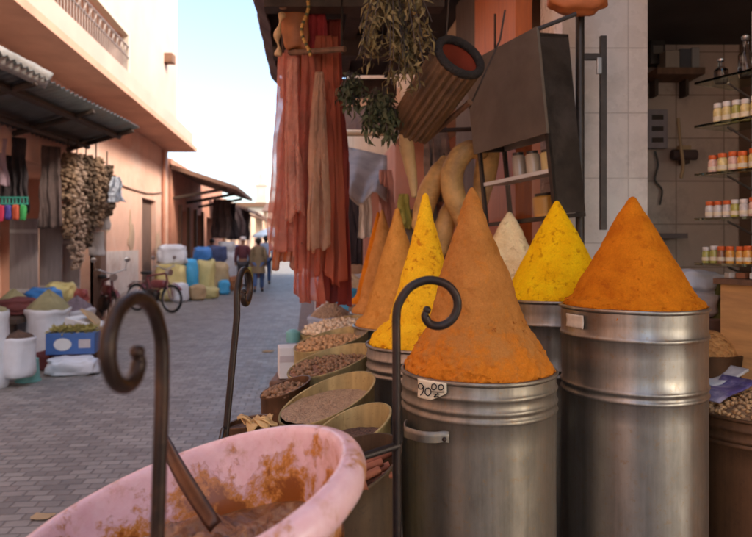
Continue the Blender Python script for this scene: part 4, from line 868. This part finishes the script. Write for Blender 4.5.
MB().tube([at(336,134,5.68), at(404,134,5.68)], .02, 8).build('batten', CARD, a_)
tl = thing('tan_awning', 'pale tan wall board high beyond the wooden awning', 'board', at(370,98,8.5)); MB().slab([at(330,107,8.5), at(420,106,8.5), at(420,88,8.5), at(330,88,8.5)], (0,.08,0)).build('board', mat('tan board', (.62,.36,.2), .8, var=.15, scale=2), tl)
for k, (px, z, h0, h1, w, m_, lab) in enumerate(((366,5.3,2.0,1.55,.10,mat('white bundle cloth',(.66,.62,.56),.8,var=.1),'white rolled cloth hanging above the orange cones'), (386,4.9,2.05,1.5,.12,mat('dusty pink cloth',(.50,.25,.2),.8,var=.2),'dusty pink cloth hanging behind the pale gourd'), (352,6.6,2.0,1.3,.2,DCLOTH,'dark garment hanging behind the scarves'))):
    cloth('stall_cloth', lab, 'cloth', zg(px-6,z), zg(px+6,z), h0, h1, 2, .02, w*.7, w, m_, 'cloths hanging beyond the cones', seed=40+k)

# ------------------------------------------------------------------ scarves at the canopy's edge
sp = thing('scarf_pole', 'wooden pole under the canopy edge carrying the scarves', 'pole', at(300,52,3.1))
MB().tube([at(278,54,3.14), at(345,49,2.95)], .014, 8).build('bar', WOOD, sp)
for px in (283, 342):
    p = at(px, 53, 3.1 if px < 300 else 2.96); MB().tube([p, Vector((p.x, p.y, 2.71))], .006, 5).build('hanger_wire', IRON, sp)
def sc_mat(n, c, tr=.45, sh=.12): return mat(n, c, .8, var=.25, scale=7, trans=tr, bmp=.5, bscale=45, bdist=.008, sheer=sh)
SCG = 'scarves hanging at the canopy edge'
for k, (px0, px1, z, y0, y1, wt, wb_, folds, m_, lab) in enumerate((
    (276,302,3.10,50,252,.075,.18,3.2,sc_mat('salmon gauze',(.82,.40,.29),.6,.42),'salmon pink gauze scarf, outermost by the sky'),
    (284,304,3.17,50,272,.09,.20,3.6,sc_mat('rust cotton',(.66,.24,.09),.55,.25),'rust orange scarf between the salmon one and the tan one'),
    (298,318,3.07,50,300,.05,.14,3.0,sc_mat('coral gauze',(.72,.28,.18),.6,.4),'long coral scarf with ragged hem hanging lowest'),
    (286,300,3.04,58,215,.03,.085,2.2,sc_mat('rose gauze',(.82,.48,.36),.6,.5),'short rose gauze scarf lying over the salmon one'),
    (311,327,2.99,72,248,.02,.11,2.6,sc_mat('tan linen',(.68,.44,.29),.55,.42),'tan linen scarf knotted at the top in front'),
    (318,338,3.09,36,280,.08,.16,3.2,sc_mat('brick red cotton',(.58,.16,.08),.5,.22),'brick red scarf right of the tan one'),
    (322,342,3.22,20,306,.10,.16,3.2,sc_mat('dark red cotton',(.36,.06,.04),.4,.1),'dark red scarf at the back against the stall'),
    (304,330,3.13,-14,140,.05,.13,2.6,sc_mat('crimson silk',(.50,.05,.05),.4,.05),'crimson scarf looped highest over the pole'))):
    h0 = EYE - (y0-HY)/F*z; h1 = EYE - (y1-HY)/F*z
    cloth('scarf', lab, 'scarf', zg(px0,z), zg(px1,z), h0, h1, folds, .022, wt, wb_, m_, SCG, seed=50+k, jag=.05, rowsn=70, cols=90)
z = 3.12
t = lump('leather_pouch', 'big orange brown leather pouch hanging above the scarves', 'pouch', at(297,54,z), (.13,.09,.42), mat('orange brown leather', (.34,.11,.03), .55, var=.35, scale=9, bmp=.2), seed=3, amp=.12, power=.55)
pts = spline([at(283,13,3.02), at(281,18,3.02), at(279,28,3.02), at(277,38,3.02), at(279,48,3.02), at(278,56,3.02)], 4)
pd = thing('horn_pendant', 'pale carved horn pendant hanging left of the leather pouch', 'pendant', at(280,56,3.02))
n = len(pts); MB().tube(pts, [.011+.007*math.sin(k*.75) for k in range(n)], 10).build('horn', mat('pale horn', (.55,.33,.15), .5, var=.3, scale=30), pd, smooth=60)
MB().tube([pts[0]+Vector((0,0,.012+.03*math.cos(0)))+Vector((.018*math.cos(a),0,.022*math.sin(a))) for a in [i*6.283/16 for i in range(17)]], .007, 8, False).build('loop', WOOD, pd, smooth=60)
bd = thing('bead_strand', 'strand of amber and olive beads hanging before the pouch', 'beads', at(307,58,3.0))
m = MB(); m2 = MB()
for k in range(26): (m if k % 3 else m2).blob(at(304+4*math.sin(k*.3)+k*.1, -8+k*2.5, 2.98), (.0085,.0085,.0085), 2, .1)
m.build('amber_bead', mat('amber beads', (.55,.28,.06), .4, var=.3, scale=40), bd, smooth=60); m2.build('olive_bead', mat('olive beads', (.10,.09,.03), .4, var=.3), bd, smooth=60)

# ------------------------------------------------------------------ hanging herbs, basket, gourds
LEAFM = [mat('dried olive leaves', (.19,.135,.05), .8, var=.55, scale=16), mat('dark green leaves', (.055,.06,.022), .75, var=.5, scale=16)]
def bunch(label, top, L, spread, n, m, ll, lw, seed):
    global rnd
    rnd = random.Random(seed); t = thing('herb_bunch', label, 'herbs', top, 'bunches of herbs under the canopy'); mb = MB(); st2 = MB()
    for s_ in range(n//14):
        a = rnd.random()*6.283; r0 = spread*math.sqrt(rnd.random()); e = top + Vector((r0*math.cos(a), r0*math.sin(a)*.6, -L*rnd.uniform(.55,1))); p0 = top + Vector((r0*.35*math.cos(a), r0*.35*math.sin(a), 0))
        st2.tube([p0, p0.lerp(e,.5)+Vector((0,0,.02)), e], .0022, 4)
        for k in range(14):
            u = rnd.uniform(.1,1); p = p0.lerp(e, u)
            mb.leaf(p, Vector((rnd.gauss(0,.6), rnd.gauss(0,.6), -1 + rnd.gauss(0,.6))), ll*rnd.uniform(.6,1.3), lw*rnd.uniform(.7,1.3), .6)
    struct(mb.build('leaves', m, t), 'stuff'); st2.build('stem', DWOOD, t)
bunch('broad bunch of dried olive leaves under the canopy', at(392,-30,2.45), .36, .16, 560, LEAFM[0], .055, .012, 1)
bunch('olive herb bunch hanging lower, beside the basket', at(404,18,2.50), .27, .07, 300, LEAFM[0], .05, .011, 2)
bunch('dark green bunch hanging before the tan board', at(380,88,2.75), .22, .09, 460, LEAFM[1], .05, .016, 3)
bunch('thin dark sprig nearest the scarves', at(352,72,2.8), .16, .07, 200, LEAFM[1], .05, .014, 4)
rnd = random.Random(11)
# ribbed basket lying on its side
bA, bB = at(459,58,2.52), at(412,126,2.82); ax = (bB-bA).normalized(); L = (bB-bA).length
up = Vector((0,0,1)); sx_ = ax.cross(up).normalized(); uy = sx_.cross(ax); BM = Matrix((sx_, uy, ax)).transposed().to_4x4()
bs = thing('ribbed_basket', 'ribbed reed basket lying on its side with dark rim and red lining', 'basket', bA)
def ribs(p, a, i): k = 1 + .06*math.cos(22*a); return Vector((p.x*k, p.y*k, p.z))
MB().lathe([(.100,.0),(.100,.1),(.098,.2),(.095,.3),(.090,L),(.05,L+.004),(.0,L+.005)], bA, 156, BM, fn=ribs).build('basket_side', mat('brown reed', (.13,.068,.032), .55, var=.4, scale=9, bmp=.2, dirt=(.36,.21,.11)), bs, smooth=50)
MB().lathe([(.085,-.004),(.083,.1),(.076,L-.05),(.0,L-.04)], bA, 48, BM).build('lining', mat('red lining', (.32,.055,.025), .7, var=.25, scale=8), bs, smooth=60)
MB().tube([bA + BM @ Vector((.092*math.cos(a), .092*math.sin(a), -.004)) for a in [i*6.283/40 for i in range(41)]], .017, 10, False).build('rim', mat('dark plaited rim', (.018,.013,.010), .8, var=.4, scale=20, bmp=.8, bscale=60, bdist=.02), bs, smooth=70)
for q in (bA+ax*.05, bB-ax*.05): MB().tube([q + BM @ Vector((0,.09,0)), Vector((q.x,q.y,2.70))], .003, 5).build('hanging_cord', DWOOD, bs)
single(MB().tube([at(424,142,2.95), at(470,102,2.6)], .012, 10), 'wooden_rod', WOOD, 'thin wooden rod slanting below the ribbed basket', 'rod', at(424,142,2.95), smooth=40)
single(MB().tube([at(470,102,2.6) + Vector((0,.02,-.02)), at(500,40,2.75), at(505,10,2.75)], .004, 6), 'rope', DWOOD, 'thin dark cord running up from the wooden rod', 'cord', at(505,10,2.75))
# gourds
GOURD = mat('ochre gourd skin', (.66,.39,.13), .55, var=.3, scale=14, dirt=(.26,.12,.035), dirt_amt=.8, bmp=.35, bscale=18, bdist=.01); PALEG = mat('pale gourd skin', (.52,.36,.17), .5, var=.2, scale=12, dirt=(.35,.2,.08))
def gourd(label, pts, rad, m):
    p = spline(pts, 7); n = len(p); rr = []
    for i in range(n):
        t = i/(n-1)*(len(rad)-1); k = min(int(t), len(rad)-2); f = t-k; f = f*f*(3-2*f); rr.append(rad[k]*(1-f)+rad[k+1]*f)
    t = thing('gourd', label, 'gourd', pts[0], 'gourds hanging by the cabinet')
    MB().tube(p, rr, 20).blob(p[-1], (rr[-1]*.98,)*3, 3, 0).blob(p[0], (rr[0]*.98,)*3, 2, 0).build('gourd_body', m, t, smooth=60)
    MB().tube([p[0], p[0]+Vector((0,.004,.035))], [.008,.005], 7).build('stem', DWOOD, t)
G3 = 3.35
gourd('arched gourd bending over like a hook in the middle', [at(482,153,G3), at(470,150,G3), at(459,158,G3), at(452,175,G3), at(454,195,G3), at(463,215,G3), at(472,240,G3), at(476,255,G3)], [.035,.050,.056,.058,.058,.056,.055,.045], GOURD)
gourd('straight gourd hanging under the grey panel on the right', [at(489,136,G3+.05), at(488,155,G3+.05), at(485,175,G3+.05), at(481,198,G3+.05), at(478,212,G3+.05)], [.045,.060,.058,.045,.03], GOURD)
gourd('slim gourd leaning left behind the yellow cone', [at(444,160,G3+.1), at(438,172,G3+.1), at(430,190,G3+.1), at(424,208,G3+.1), at(420,225,G3+.1)], [.025,.045,.058,.055,.045], GOURD)
gourd('stubby gourd low between the yellow and tan cones', [at(452,200,G3+.12), at(448,215,G3+.12), at(443,232,G3+.12), at(440,250,G3+.12)], [.03,.05,.055,.045], GOURD)
gourd('pale slender gourd alone below the ribbed basket', [at(405,135,3.2), at(407,148,3.2), at(410,165,3.2), at(413,182,3.2), at(414,195,3.2)], [.030,.036,.030,.022,.015], PALEG)
gr_ = thing('gourd_rail', 'dark rail above the gourds from which they hang', 'rail', at(460,140,3.4)); MB().tube([at(400,132,3.5), at(500,128,3.5)], .012, 8).build('bar', DWOOD, gr_)
for px in (430, 495): MB().tube([at(px,131,3.5), at(px,131,3.5)*1 + Vector((0,0,.62))], .006, 5).build('wire', IRON, gr_)
sheetg = at(418,232,3.6); single(MB().slab([at(400,215,3.62), at(436,198,3.62), at(440,262,3.62), at(402,268,3.62)], (0,.015,0)), 'grey_board', GREYPANEL, 'grey board leaning behind the yellow cone', 'board', sheetg)
cloth('green_cloth', 'yellow green cloth scrap under the pale gourd', 'cloth', zg(396,3.55), zg(412,3.55), 1.5+50/F*3.55, 1.5+18/F*3.55, 2, .02, .04, .11, mat('yellow green cloth', (.36,.33,.07), .8, var=.2), seed=70)
strandm = mat('grey brown dried roots', (.24,.17,.13), .9, var=.4, scale=18)
cloth('burlap_bundle', 'grey brown burlap bundle hanging behind the gourds', 'bundle', zg(424,3.75), zg(450,3.75), 1.5+118/F*3.75, 1.5+40/F*3.75, 3, .03, .12, .16, strandm, seed=71)

# ------------------------------------------------------------------ metal display cabinet on the pillar
cb = thing('display_cabinet', 'black metal display cabinet with grey flap and glass front', 'cabinet', Vector((.672,2.73,2.37)))
fr0, fr1 = Vector((.672,2.73,0)), Vector((.452,3.20,0)); dd = (fr1-fr0).normalized(); inn = Vector((-dd.y, dd.x, 0)); inn = inn if inn.x > 0 else -inn
dp = .16
def cbox(u0,u1,v0,v1,h0,h1): q = [fr0+dd*u0+inn*v0, fr0+dd*u1+inn*v0, fr0+dd*u1+inn*v1, fr0+dd*u0+inn*v1]; return [Vector((p.x,p.y,h0)) for p in q] + [Vector((p.x,p.y,h1)) for p in q]
Lc = (fr1-fr0).length
MB().hexa(cbox(0,.012,0,dp,1.62,2.36)).build('side_panel', BLACKMETAL, cb); MB().hexa(cbox(Lc-.012,Lc,0,dp,1.96,2.36)).build('side_panel', BLACKMETAL, cb)
MB().hexa(cbox(.012,Lc-.012,dp-.01,dp,1.96,2.36)).build('back_panel', mat('cabinet back', (.30,.24,.19), .7, var=.2), cb)
MB().hexa(cbox(0,Lc,0,dp,2.361,2.375)).build('top_panel', BLACKMETAL, cb); MB().hexa(cbox(.0,Lc,0,dp,1.60,1.618)).build('bottom_panel', BLACKMETAL, cb)
MB().hexa(cbox(-.01,Lc+.01,-.016,-.002,1.955,2.395)).build('flap', GREYPANEL, cb)
for u, v in ((0,0), (Lc-.02,0), (Lc-.02,dp-.014)): MB().hexa(cbox(u,u+.02,v-.001,v+.014,1.62,1.963)).build('front_post', BLACKMETAL, cb)
MB().hexa(cbox(.0121,Lc-.0121,.004,dp-.011,1.795,1.812)).build('shelf', mat('white shelf edge', (.66,.62,.56), .5, var=.1), cb)
MB().hexa(cbox(.021,Lc-.021,.006,.009,1.63,1.79)).build('glass_pane', glass_mat('cabinet glass', (.92,.94,.92), .03, 1.2), cb)
for k, (u, h, r, hh, cl, lab) in enumerate(((.10,1.813,.03,.09,(.62,.50,.22),'yellow labelled tin on the upper cabinet shelf'), (.20,1.813,.032,.10,(.5,.42,.3),'pale jar behind it on the upper cabinet shelf'), (.30,1.813,.03,.11,(.4,.33,.25),'pale jar farthest on the upper cabinet shelf'), (.14,1.619,.055,.10,(.70,.36,.07),'amber tin on the cabinet floor'))):
    p = fr0+dd*u+inn*.07; pv = Vector((.672,2.73,2.37)); p = pv + Matrix.Rotation(R(-5.5),3,'Y') @ (Vector((p.x,p.y,h))-pv); t = thing('cabinet_jar', lab, 'jar', p, 'jars in the cabinet'); t.rotation_euler = (0, R(-5.5), 0)
    MB().lathe([(r,0),(r,hh*.8),(r*.85,hh*.88)], n=20, cap0=True, cap1=True).build('jar_body', mat('jar colour %s' % lab[:6], cl, .3, var=.15, coat=.4), t, world=False, smooth=40)
    MB().lathe([(r*.8,hh*.86),(r*.82,hh),(0,hh)], n=20).build('lid', BLACKMETAL, t, world=False, smooth=40)
cb.rotation_euler = (0, R(-5.5), 0)
single(MB().tube([fr0+Vector((-.01,-.004,2.385)), at(576,14,2.72)], .009, 8), 'hinged_bar', BLACKMETAL, 'short black bar slanting from the cabinet top to the pole', 'bar', fr0+Vector((0,0,2.376)))
# poles with bracket
pl = thing('iron_pole', 'tall black iron pole with side bracket beside the tiled pillar', 'pole', zg(580,2.86))
p = zg(580,2.86); MB().tube([p, Vector((p.x,p.y,2.74))], .019, 12).build('pole', BLACKMETAL, pl, smooth=50)
q = zg(603,2.86); MB().box(at(603,133,2.86), (.027,.022,.84), 0, .002).build('side_bar', BLACKMETAL, pl)
MB().box(at(592,57,2.86), (.12,.018,.028), 0, .002).build('bracket', BLACKMETAL, pl); MB().box(at(599,66,2.84), (.02,.02,.07), 0, .002).build('latch', CHROME, pl)
ob = thing('orange_bag', 'orange leather bag slung over the top of the iron pole', 'bag', at(577,10,2.78))
c = at(577,-5,2.78); OL = mat('orange leather', (.46,.13,.035), .6, var=.25, scale=9, bmp=.2)
MB().blob(c, (.125,.06,.085), 4, .14, 2.2, None, .75, 5).build('bag_body', OL, ob, smooth=70)
MB().blob(c + Vector((0,-.012,.03)), (.118,.058,.058), 3, .08, 2.2, None, .7, 6).build('flap', mat('dark orange leather', (.36,.09,.025), .6, var=.25, scale=9), ob, smooth=70)
MB().tube(spline([c+Vector((-.10,0,.05)), c+Vector((-.06,.02,.14)), Vector((zg(580,2.86).x, 2.86, 2.752)), c+Vector((.06,.02,.14)), c+Vector((.10,0,.05))],5), .007, 7).build('strap', DWOOD, ob, smooth=60)

# ------------------------------------------------------------------ shop interior
su = thing('shelf_unit', 'glass shelves on brackets along the shop side wall', 'shelves', Vector((1.4,2.75,1.4)))
s0, sdv = Vector((1.36,2.82,0)), Vector((.45,-.9,0)).normalized(); sin_ = Vector((.9,.45,0)).normalized()
GSH = glass_mat('greenish shelf glass', (.72,.80,.62), .05, 1.25)
HS = [2.19, 2.005, 1.80, 1.61, 1.42]
for h in HS: MB().hexa([Vector((p.x,p.y,h-.010)) for p in (s0, s0+sdv*1.5, s0+sdv*1.5+sin_*.24, s0+sin_*.24)] + [Vector((p.x,p.y,h)) for p in (s0, s0+sdv*1.5, s0+sdv*1.5+sin_*.24, s0+sin_*.24)]).build('glass_shelf', GSH, su)
for u in (.10,.75,1.4):
    p = s0+sdv*u+sin_*.245; MB().tube([Vector((p.x,p.y,1.3)), Vector((p.x,p.y,2.5))], .009, 6).build('upright', CHROME, su)
    for h in HS:
        q = s0+sdv*u+sin_*.08; MB().tube([Vector((p.x,p.y,h-.07)), Vector((q.x,q.y,h-.016))], .005, 5).build('bracket', CHROME, su)
ORL = mat('orange lid', (.70,.14,.03), .4, var=.1); WHL = mat('white lid', (.74,.70,.64), .4, var=.06)
JC = {'pale': (.68,.55,.22), 'green': (.40,.38,.08), 'pink': (.66,.42,.32), 'amber': (.66,.32,.05), 'white': (.60,.57,.52), 'brown': (.26,.12,.05)}
JM = {k: mat('jar of %s spice' % k, c, .25, var=.3, scale=60, coat=.5) for k, c in JC.items()}
ORD = ['first','second','third','fourth','fifth','sixth','seventh','eighth','ninth','tenth','eleventh','twelfth','thirteenth','fourteenth','fifteenth','sixteenth','seventeenth','eighteenth','nineteenth']
def jar(label, p, r, hh, body, lid):
    t = thing('spice_jar', label, 'jar', p, 'spice jars on the glass shelves')
    MB().lathe([(r*.92,0),(r,.006),(r,hh*.66),(r*.78,hh*.74),(r*.78,hh*.78)], n=20, cap0=True, cap1=True).build('jar_body', JM[body], t, world=False, smooth=40)
    MB().lathe([(r*.86,hh*.765),(r*.90,hh*.78),(r*.90,hh*.98),(r*.82,hh),(0,hh)], n=20).build('lid', ORL if lid == 'orange' else WHL, t, world=False, smooth=40)
    MB().lathe([(r*1.012,hh*.14),(r*1.012,hh*.36)], n=20).build('paper_label', TAG, t, world=False, smooth=40)
rowsj = [(1, 'second', .0185, .088, 16, 'w', ['pale','pale','green','pale','pale','pale','green']), (2, 'middle', .0205, .080, 15, 'o', ['pink','pale','pink','amber','pale']),
         (3, 'fourth', .0185, .074, 18, 'ooowwowowo', ['white','white','white','green','white','pink','green','pale','amber','pale','green']), (4, 'lowest', .0175, .070, 19, 'wwooooowo', ['green','green','brown','amber','amber','amber','pale','amber','amber','brown'])]
for si, nm, r, hh, n, lids, bodies in rowsj:
    for k in range(n):
        u = (.04, .02, .0, -.015)[si-1] + .03 + k*(r*2+.003) + rnd.uniform(-.001,.001); p = s0 + sdv*u + sin_*(.05 + rnd.uniform(0,.012)); l = lids[k % len(lids)]; bd_ = bodies[k % len(bodies)]
        jar(f"{'orange' if l == 'o' else 'white'} lidded jar of {bd_} spice, {ORD[k]} from left on the {nm} glass shelf", Vector((p.x,p.y,HS[si])), r*rnd.uniform(.95,1.02), hh*rnd.uniform(.93,1.05), bd_, 'orange' if l == 'o' else 'white')
BOTT = glass_mat('dark bottle glass', (.45,.38,.34), .05)
for k in range(5):
    p = s0+sdv*(.06+k*.11)+sin_*.09; hh = (.10,.17,.21,.18,.16)[k]; t = thing('glass_bottle', f"smoky glass bottle, {ORD[k]} from left on the top glass shelf", 'bottle', Vector((p.x,p.y,HS[0])), 'bottles on the top glass shelf')
    MB().lathe([(.024,0),(.028,.01),(.028,hh*.5),(.012,hh*.62),(.011,hh*.85)], n=18, cap0=True, cap1=True).build('bottle_body', BOTT, t, world=False, smooth=50); MB().lathe([(.008,hh*.84),(.015,hh*.87),(.016,hh*.95),(.006,hh),(0,hh)], n=14).build('stopper', CHROME, t, world=False, smooth=50)
# wall shelf with boxes at the back
ws = thing('wall_shelf', 'brown wooden wall shelf high on the rear tiles', 'shelf', Vector((1.85,4.05,2.5)))
a, b_ = at(656,68,3.95), at(704,68,3.95)
MB().box(((a.x+b_.x)/2, 4.04, a.z-.02), (b_.x-a.x, .215, .04), 0, .003).build('board', WOOD, ws)
for x in (a.x+.05, b_.x-.05): MB().box((x, 4.10, a.z-.09), (.02,.09,.10)).build('bracket', DWOOD, ws)
for k, (px, w, h, cl, lab) in enumerate(((672,.085,.11,(.36,.30,.24),'pale carton on the rear wall shelf'), (685,.07,.12,(.08,.08,.09),'black box between the cartons on the rear shelf'), (695,.045,.13,(.30,.29,.27),'slim grey carton at the right end of the rear shelf'))):
    p = at(px,68,3.98); p.y = 4.03; single(MB().box((p.x,p.y,a.z+h/2+.001), (w,.12,h), 0, .003), 'shelf_carton', mat(lab[:10], cl, .7, var=.1), lab, 'box', Vector((p.x,p.y,a.z)), 'boxes on the rear wall shelf')
p = at(655,52,4.1); t = thing('wall_speaker', 'small black wall box in the upper corner of the shop', 'wall box', p); MB().box(Vector((p.x,4.10,p.z)), (.09,.09,.17), 0, .004).build('case', BLACKMETAL, t); MB().box(Vector((p.x,4.053,p.z)), (.06,.004,.05)).build('grille', GREYPANEL, t)
p = at(657,129,4.1); t = thing('fuse_box', 'old grey fuse box on the rear tiles', 'fuse box', p); MB().box(Vector((p.x,4.12,p.z)), (.13,.055,.24), 0, .004).build('case', SHUTTER, t)
for k in range(3): MB().box(Vector((p.x,4.0895,p.z+.07-.07*k)), (.07,.006,.03)).build('switch', DWOOD, t)
cpts = [at(x,y,4.13) for x,y in ((655,151),(658,165),(655,180),(662,190),(660,205))]; single(MB().tube(spline(cpts,5), .006, 6), 'electric_cable', BLACKMETAL, 'loose cable trailing down below the fuse box', 'cable', cpts[0], smooth=50)
p = at(683,155,4.05); t = thing('wall_roll', 'dark roll on a small bracket shelf above the ledge', 'roll', p); MB().tube([at(672,155,4.05), at(696,155,4.05)], .032, 14).build('roll', BRCLOTH, t, smooth=40); MB().box(at(684,150,4.07), (.07,.04,.05)).build('packet', CARD, t); MB().box(at(684,162,4.09), (.03,.09,.03)).build('bracket', DWOOD, t)
single(MB().tube(spline([at(678,118,4.0), at(680,140,4.0), at(683,165,4.0), at(681,178,4.0)],4), [.010]*13, 7), 'hanging_ladle', CARD, 'thin tan ladle hanging in front of the dark roll', 'ladle', at(678,118,4.0), smooth=50)
# counter and goods
co = thing('wooden_counter', 'plywood counter front under the glass shelves', 'counter', Vector((1.75,2.5,0)))
k0, kd, ki = Vector((1.42,2.72,0)), Vector((.5,-.85,0)).normalized(), Vector((.85,.5,0)).normalized()
def kbox(u0,u1,v0,v1,h0,h1): q = [k0+kd*u0+ki*v0, k0+kd*u1+ki*v0, k0+kd*u1+ki*v1, k0+kd*u0+ki*v1]; return [Vector((p.x,p.y,h0)) for p in q] + [Vector((p.x,p.y,h1)) for p in q]
MB().hexa(kbox(0,1.4,0,.5,0,1.335)).build('counter_body', PLY, co); MB().hexa(kbox(-.02,1.42,-.02,.52,1.336,1.358)).build('counter_top', WOOD, co)
for k in range(7):
    u = .02+k*.045; p = k0+kd*u+ki*.06; 
    single(MB().box((p.x,p.y,1.359+.012), (.06,.04,.024), k*.5, .003), 'small_packet', mat('packet %d' % k, [(.55,.5,.45),(.3,.12,.06),(.6,.6,.58),(.5,.35,.12),(.2,.14,.1),(.6,.55,.4),(.35,.3,.28)][k], .6, var=.1), ['white','rust','pale grey','mustard','dark brown','cream','ash grey'][k] + ' packet lying on the counter top', 'packet', (p.x,p.y,1.358), 'packets on the counter')
p = zg(717,2.95); single(MB().tube([p, Vector((p.x,p.y,1.33))], .028, 12), 'green_post', mat('green paint', (.13,.14,.04), .6, var=.3), 'green painted post left of the plywood counter', 'post', p, smooth=50)
bk = thing('spice_basket', 'round brown basket of orange roots behind the shiny drum', 'basket', zg(703,2.75,.0)); c = zg(703,2.75,0); hb_ = 1.5-(352-HY)/F*2.75
MB().lathe([(.12,hb_-.45),(.14,hb_-.2),(.15,hb_-.03),(.155,hb_),(.148,hb_+.004),(.14,hb_-.04)], n=40, cap0=True, fn=lambda p,a,i: p*1.0).build('basket_side', BROWNTIN, bk, world=False, smooth=40)
MB().lathe([(.146,hb_-.02),(.11,hb_+.045),(.06,hb_+.085),(.0,hb_+.10)], n=40, fn=lambda p,a,i: p+Vector((0,0,.012*noise.noise(p*30)))).build('filling', grain_mat('orange roots', (.36,.15,.035),(.60,.30,.09),60,.012), bk, world=False, smooth=80)
single(MB().box(Vector((c.x,c.y,(hb_-.45)/2)), (.4,.36,hb_-.452), 0, .01), 'wooden_box', DWOOD, 'dark wooden box under the basket of orange roots', 'box', c)
lump('white_bag', 'crumpled white plastic bag behind the deep orange cone', 'bag', at(699,293,3.0), (.20,.16,.10), WHITEP, seed=12)
lump('striped_bag', 'small dark bag below the crumpled white bag', 'bag', at(700,316,2.98), (.16,.14,.12), PAPER, seed=13)
single(MB().box(Vector((at(699,316,3.0).x,3.02,.585)), (.34,.22,1.17), 0, .01), 'storage_bin', DARKBR, 'dark bin carrying the crumpled bags behind the drum', 'bin', Vector((at(699,316,3.0).x,3.02,0)))
# nut drum at the lower right
cn_ = Vector((1.25,2.16,.20)); hn = 1.5-(409-HY)/F*2.14-.20
dn = drum('nut_drum', 'brown metal drum full of nuts at the lower right', cn_, .21, hn, BROWNTIN, (.035,.068,.085), None)
s_ = MB().lathe([(.203,hn-.01),(.19,hn+.005),(.12,hn+.028),(.0,hn+.035)], n=60, fn=lambda p,a,i: p+Vector((0,0,.008*noise.noise(p*30)))).build('nut_bed', G_NUT, dn, world=False, smooth=80); s_['kind'] = 'stuff'
mb = MB()
for k in range(620):
    rr = .197*math.sqrt(rnd.random()); a = rnd.random()*6.283
    mb.blob((rr*math.cos(a), rr*math.sin(a), hn+.034*(1-(rr/.2)**2)+rnd.uniform(-.002,.009)), (.0095*rnd.uniform(.8,1.25), .0068, .0062), 1, .25, 1.2, Matrix.Rotation(rnd.random()*6,4,Vector((rnd.gauss(0,1),rnd.gauss(0,1),1)).normalized()), seed=k)
struct(mb.build('loose_nuts', NUT, dn, world=False, smooth=70), 'stuff')
PURP = mat('purple printed cover', (.10,.075,.22), .4, var=.5, scale=22, dirt=(.5,.42,.5), dirt_amt=.9); 
hm = cn_.z+hn
def sheet(c, w, l, yaw, pitch, n=8):
    M = Matrix.Translation(c) @ Matrix.Rotation(yaw,4,'Z') @ Matrix.Rotation(pitch,4,'Y'); return MB().grid([[M @ Vector((-w/2+w*i/n, -l/2+l*j/n, .012*math.sin(i*.8)*(.3+j/n))) for i in range(n+1)] for j in range(n+1)])
single(sheet(cn_.xy.to_3d()+Vector((-.105,.03,hm+.056)), .20, .12, R(28), R(-14)), 'magazine', PURP, 'purple printed magazine lying on the nuts', 'magazine', Vector((cn_.x-.105,cn_.y+.03,hm+.05)), solid=.006, smooth=60)
single(sheet(cn_.xy.to_3d()+Vector((-.085,.115,hm+.062)), .26, .07, R(22), R(-16)), 'newspaper', mat('newsprint', (.58,.55,.52), .8, var=.2, scale=25), 'folded newspaper behind the purple magazine', 'newspaper', Vector((cn_.x-.085,cn_.y+.115,hm+.06)), solid=.008, smooth=60)
single(MB().box((1.25,2.16,.1), (.42,.42,.199), 0, .01), 'crate', WOOD, 'low brown crate under the nut drum', 'crate', (1.25,2.16,0))
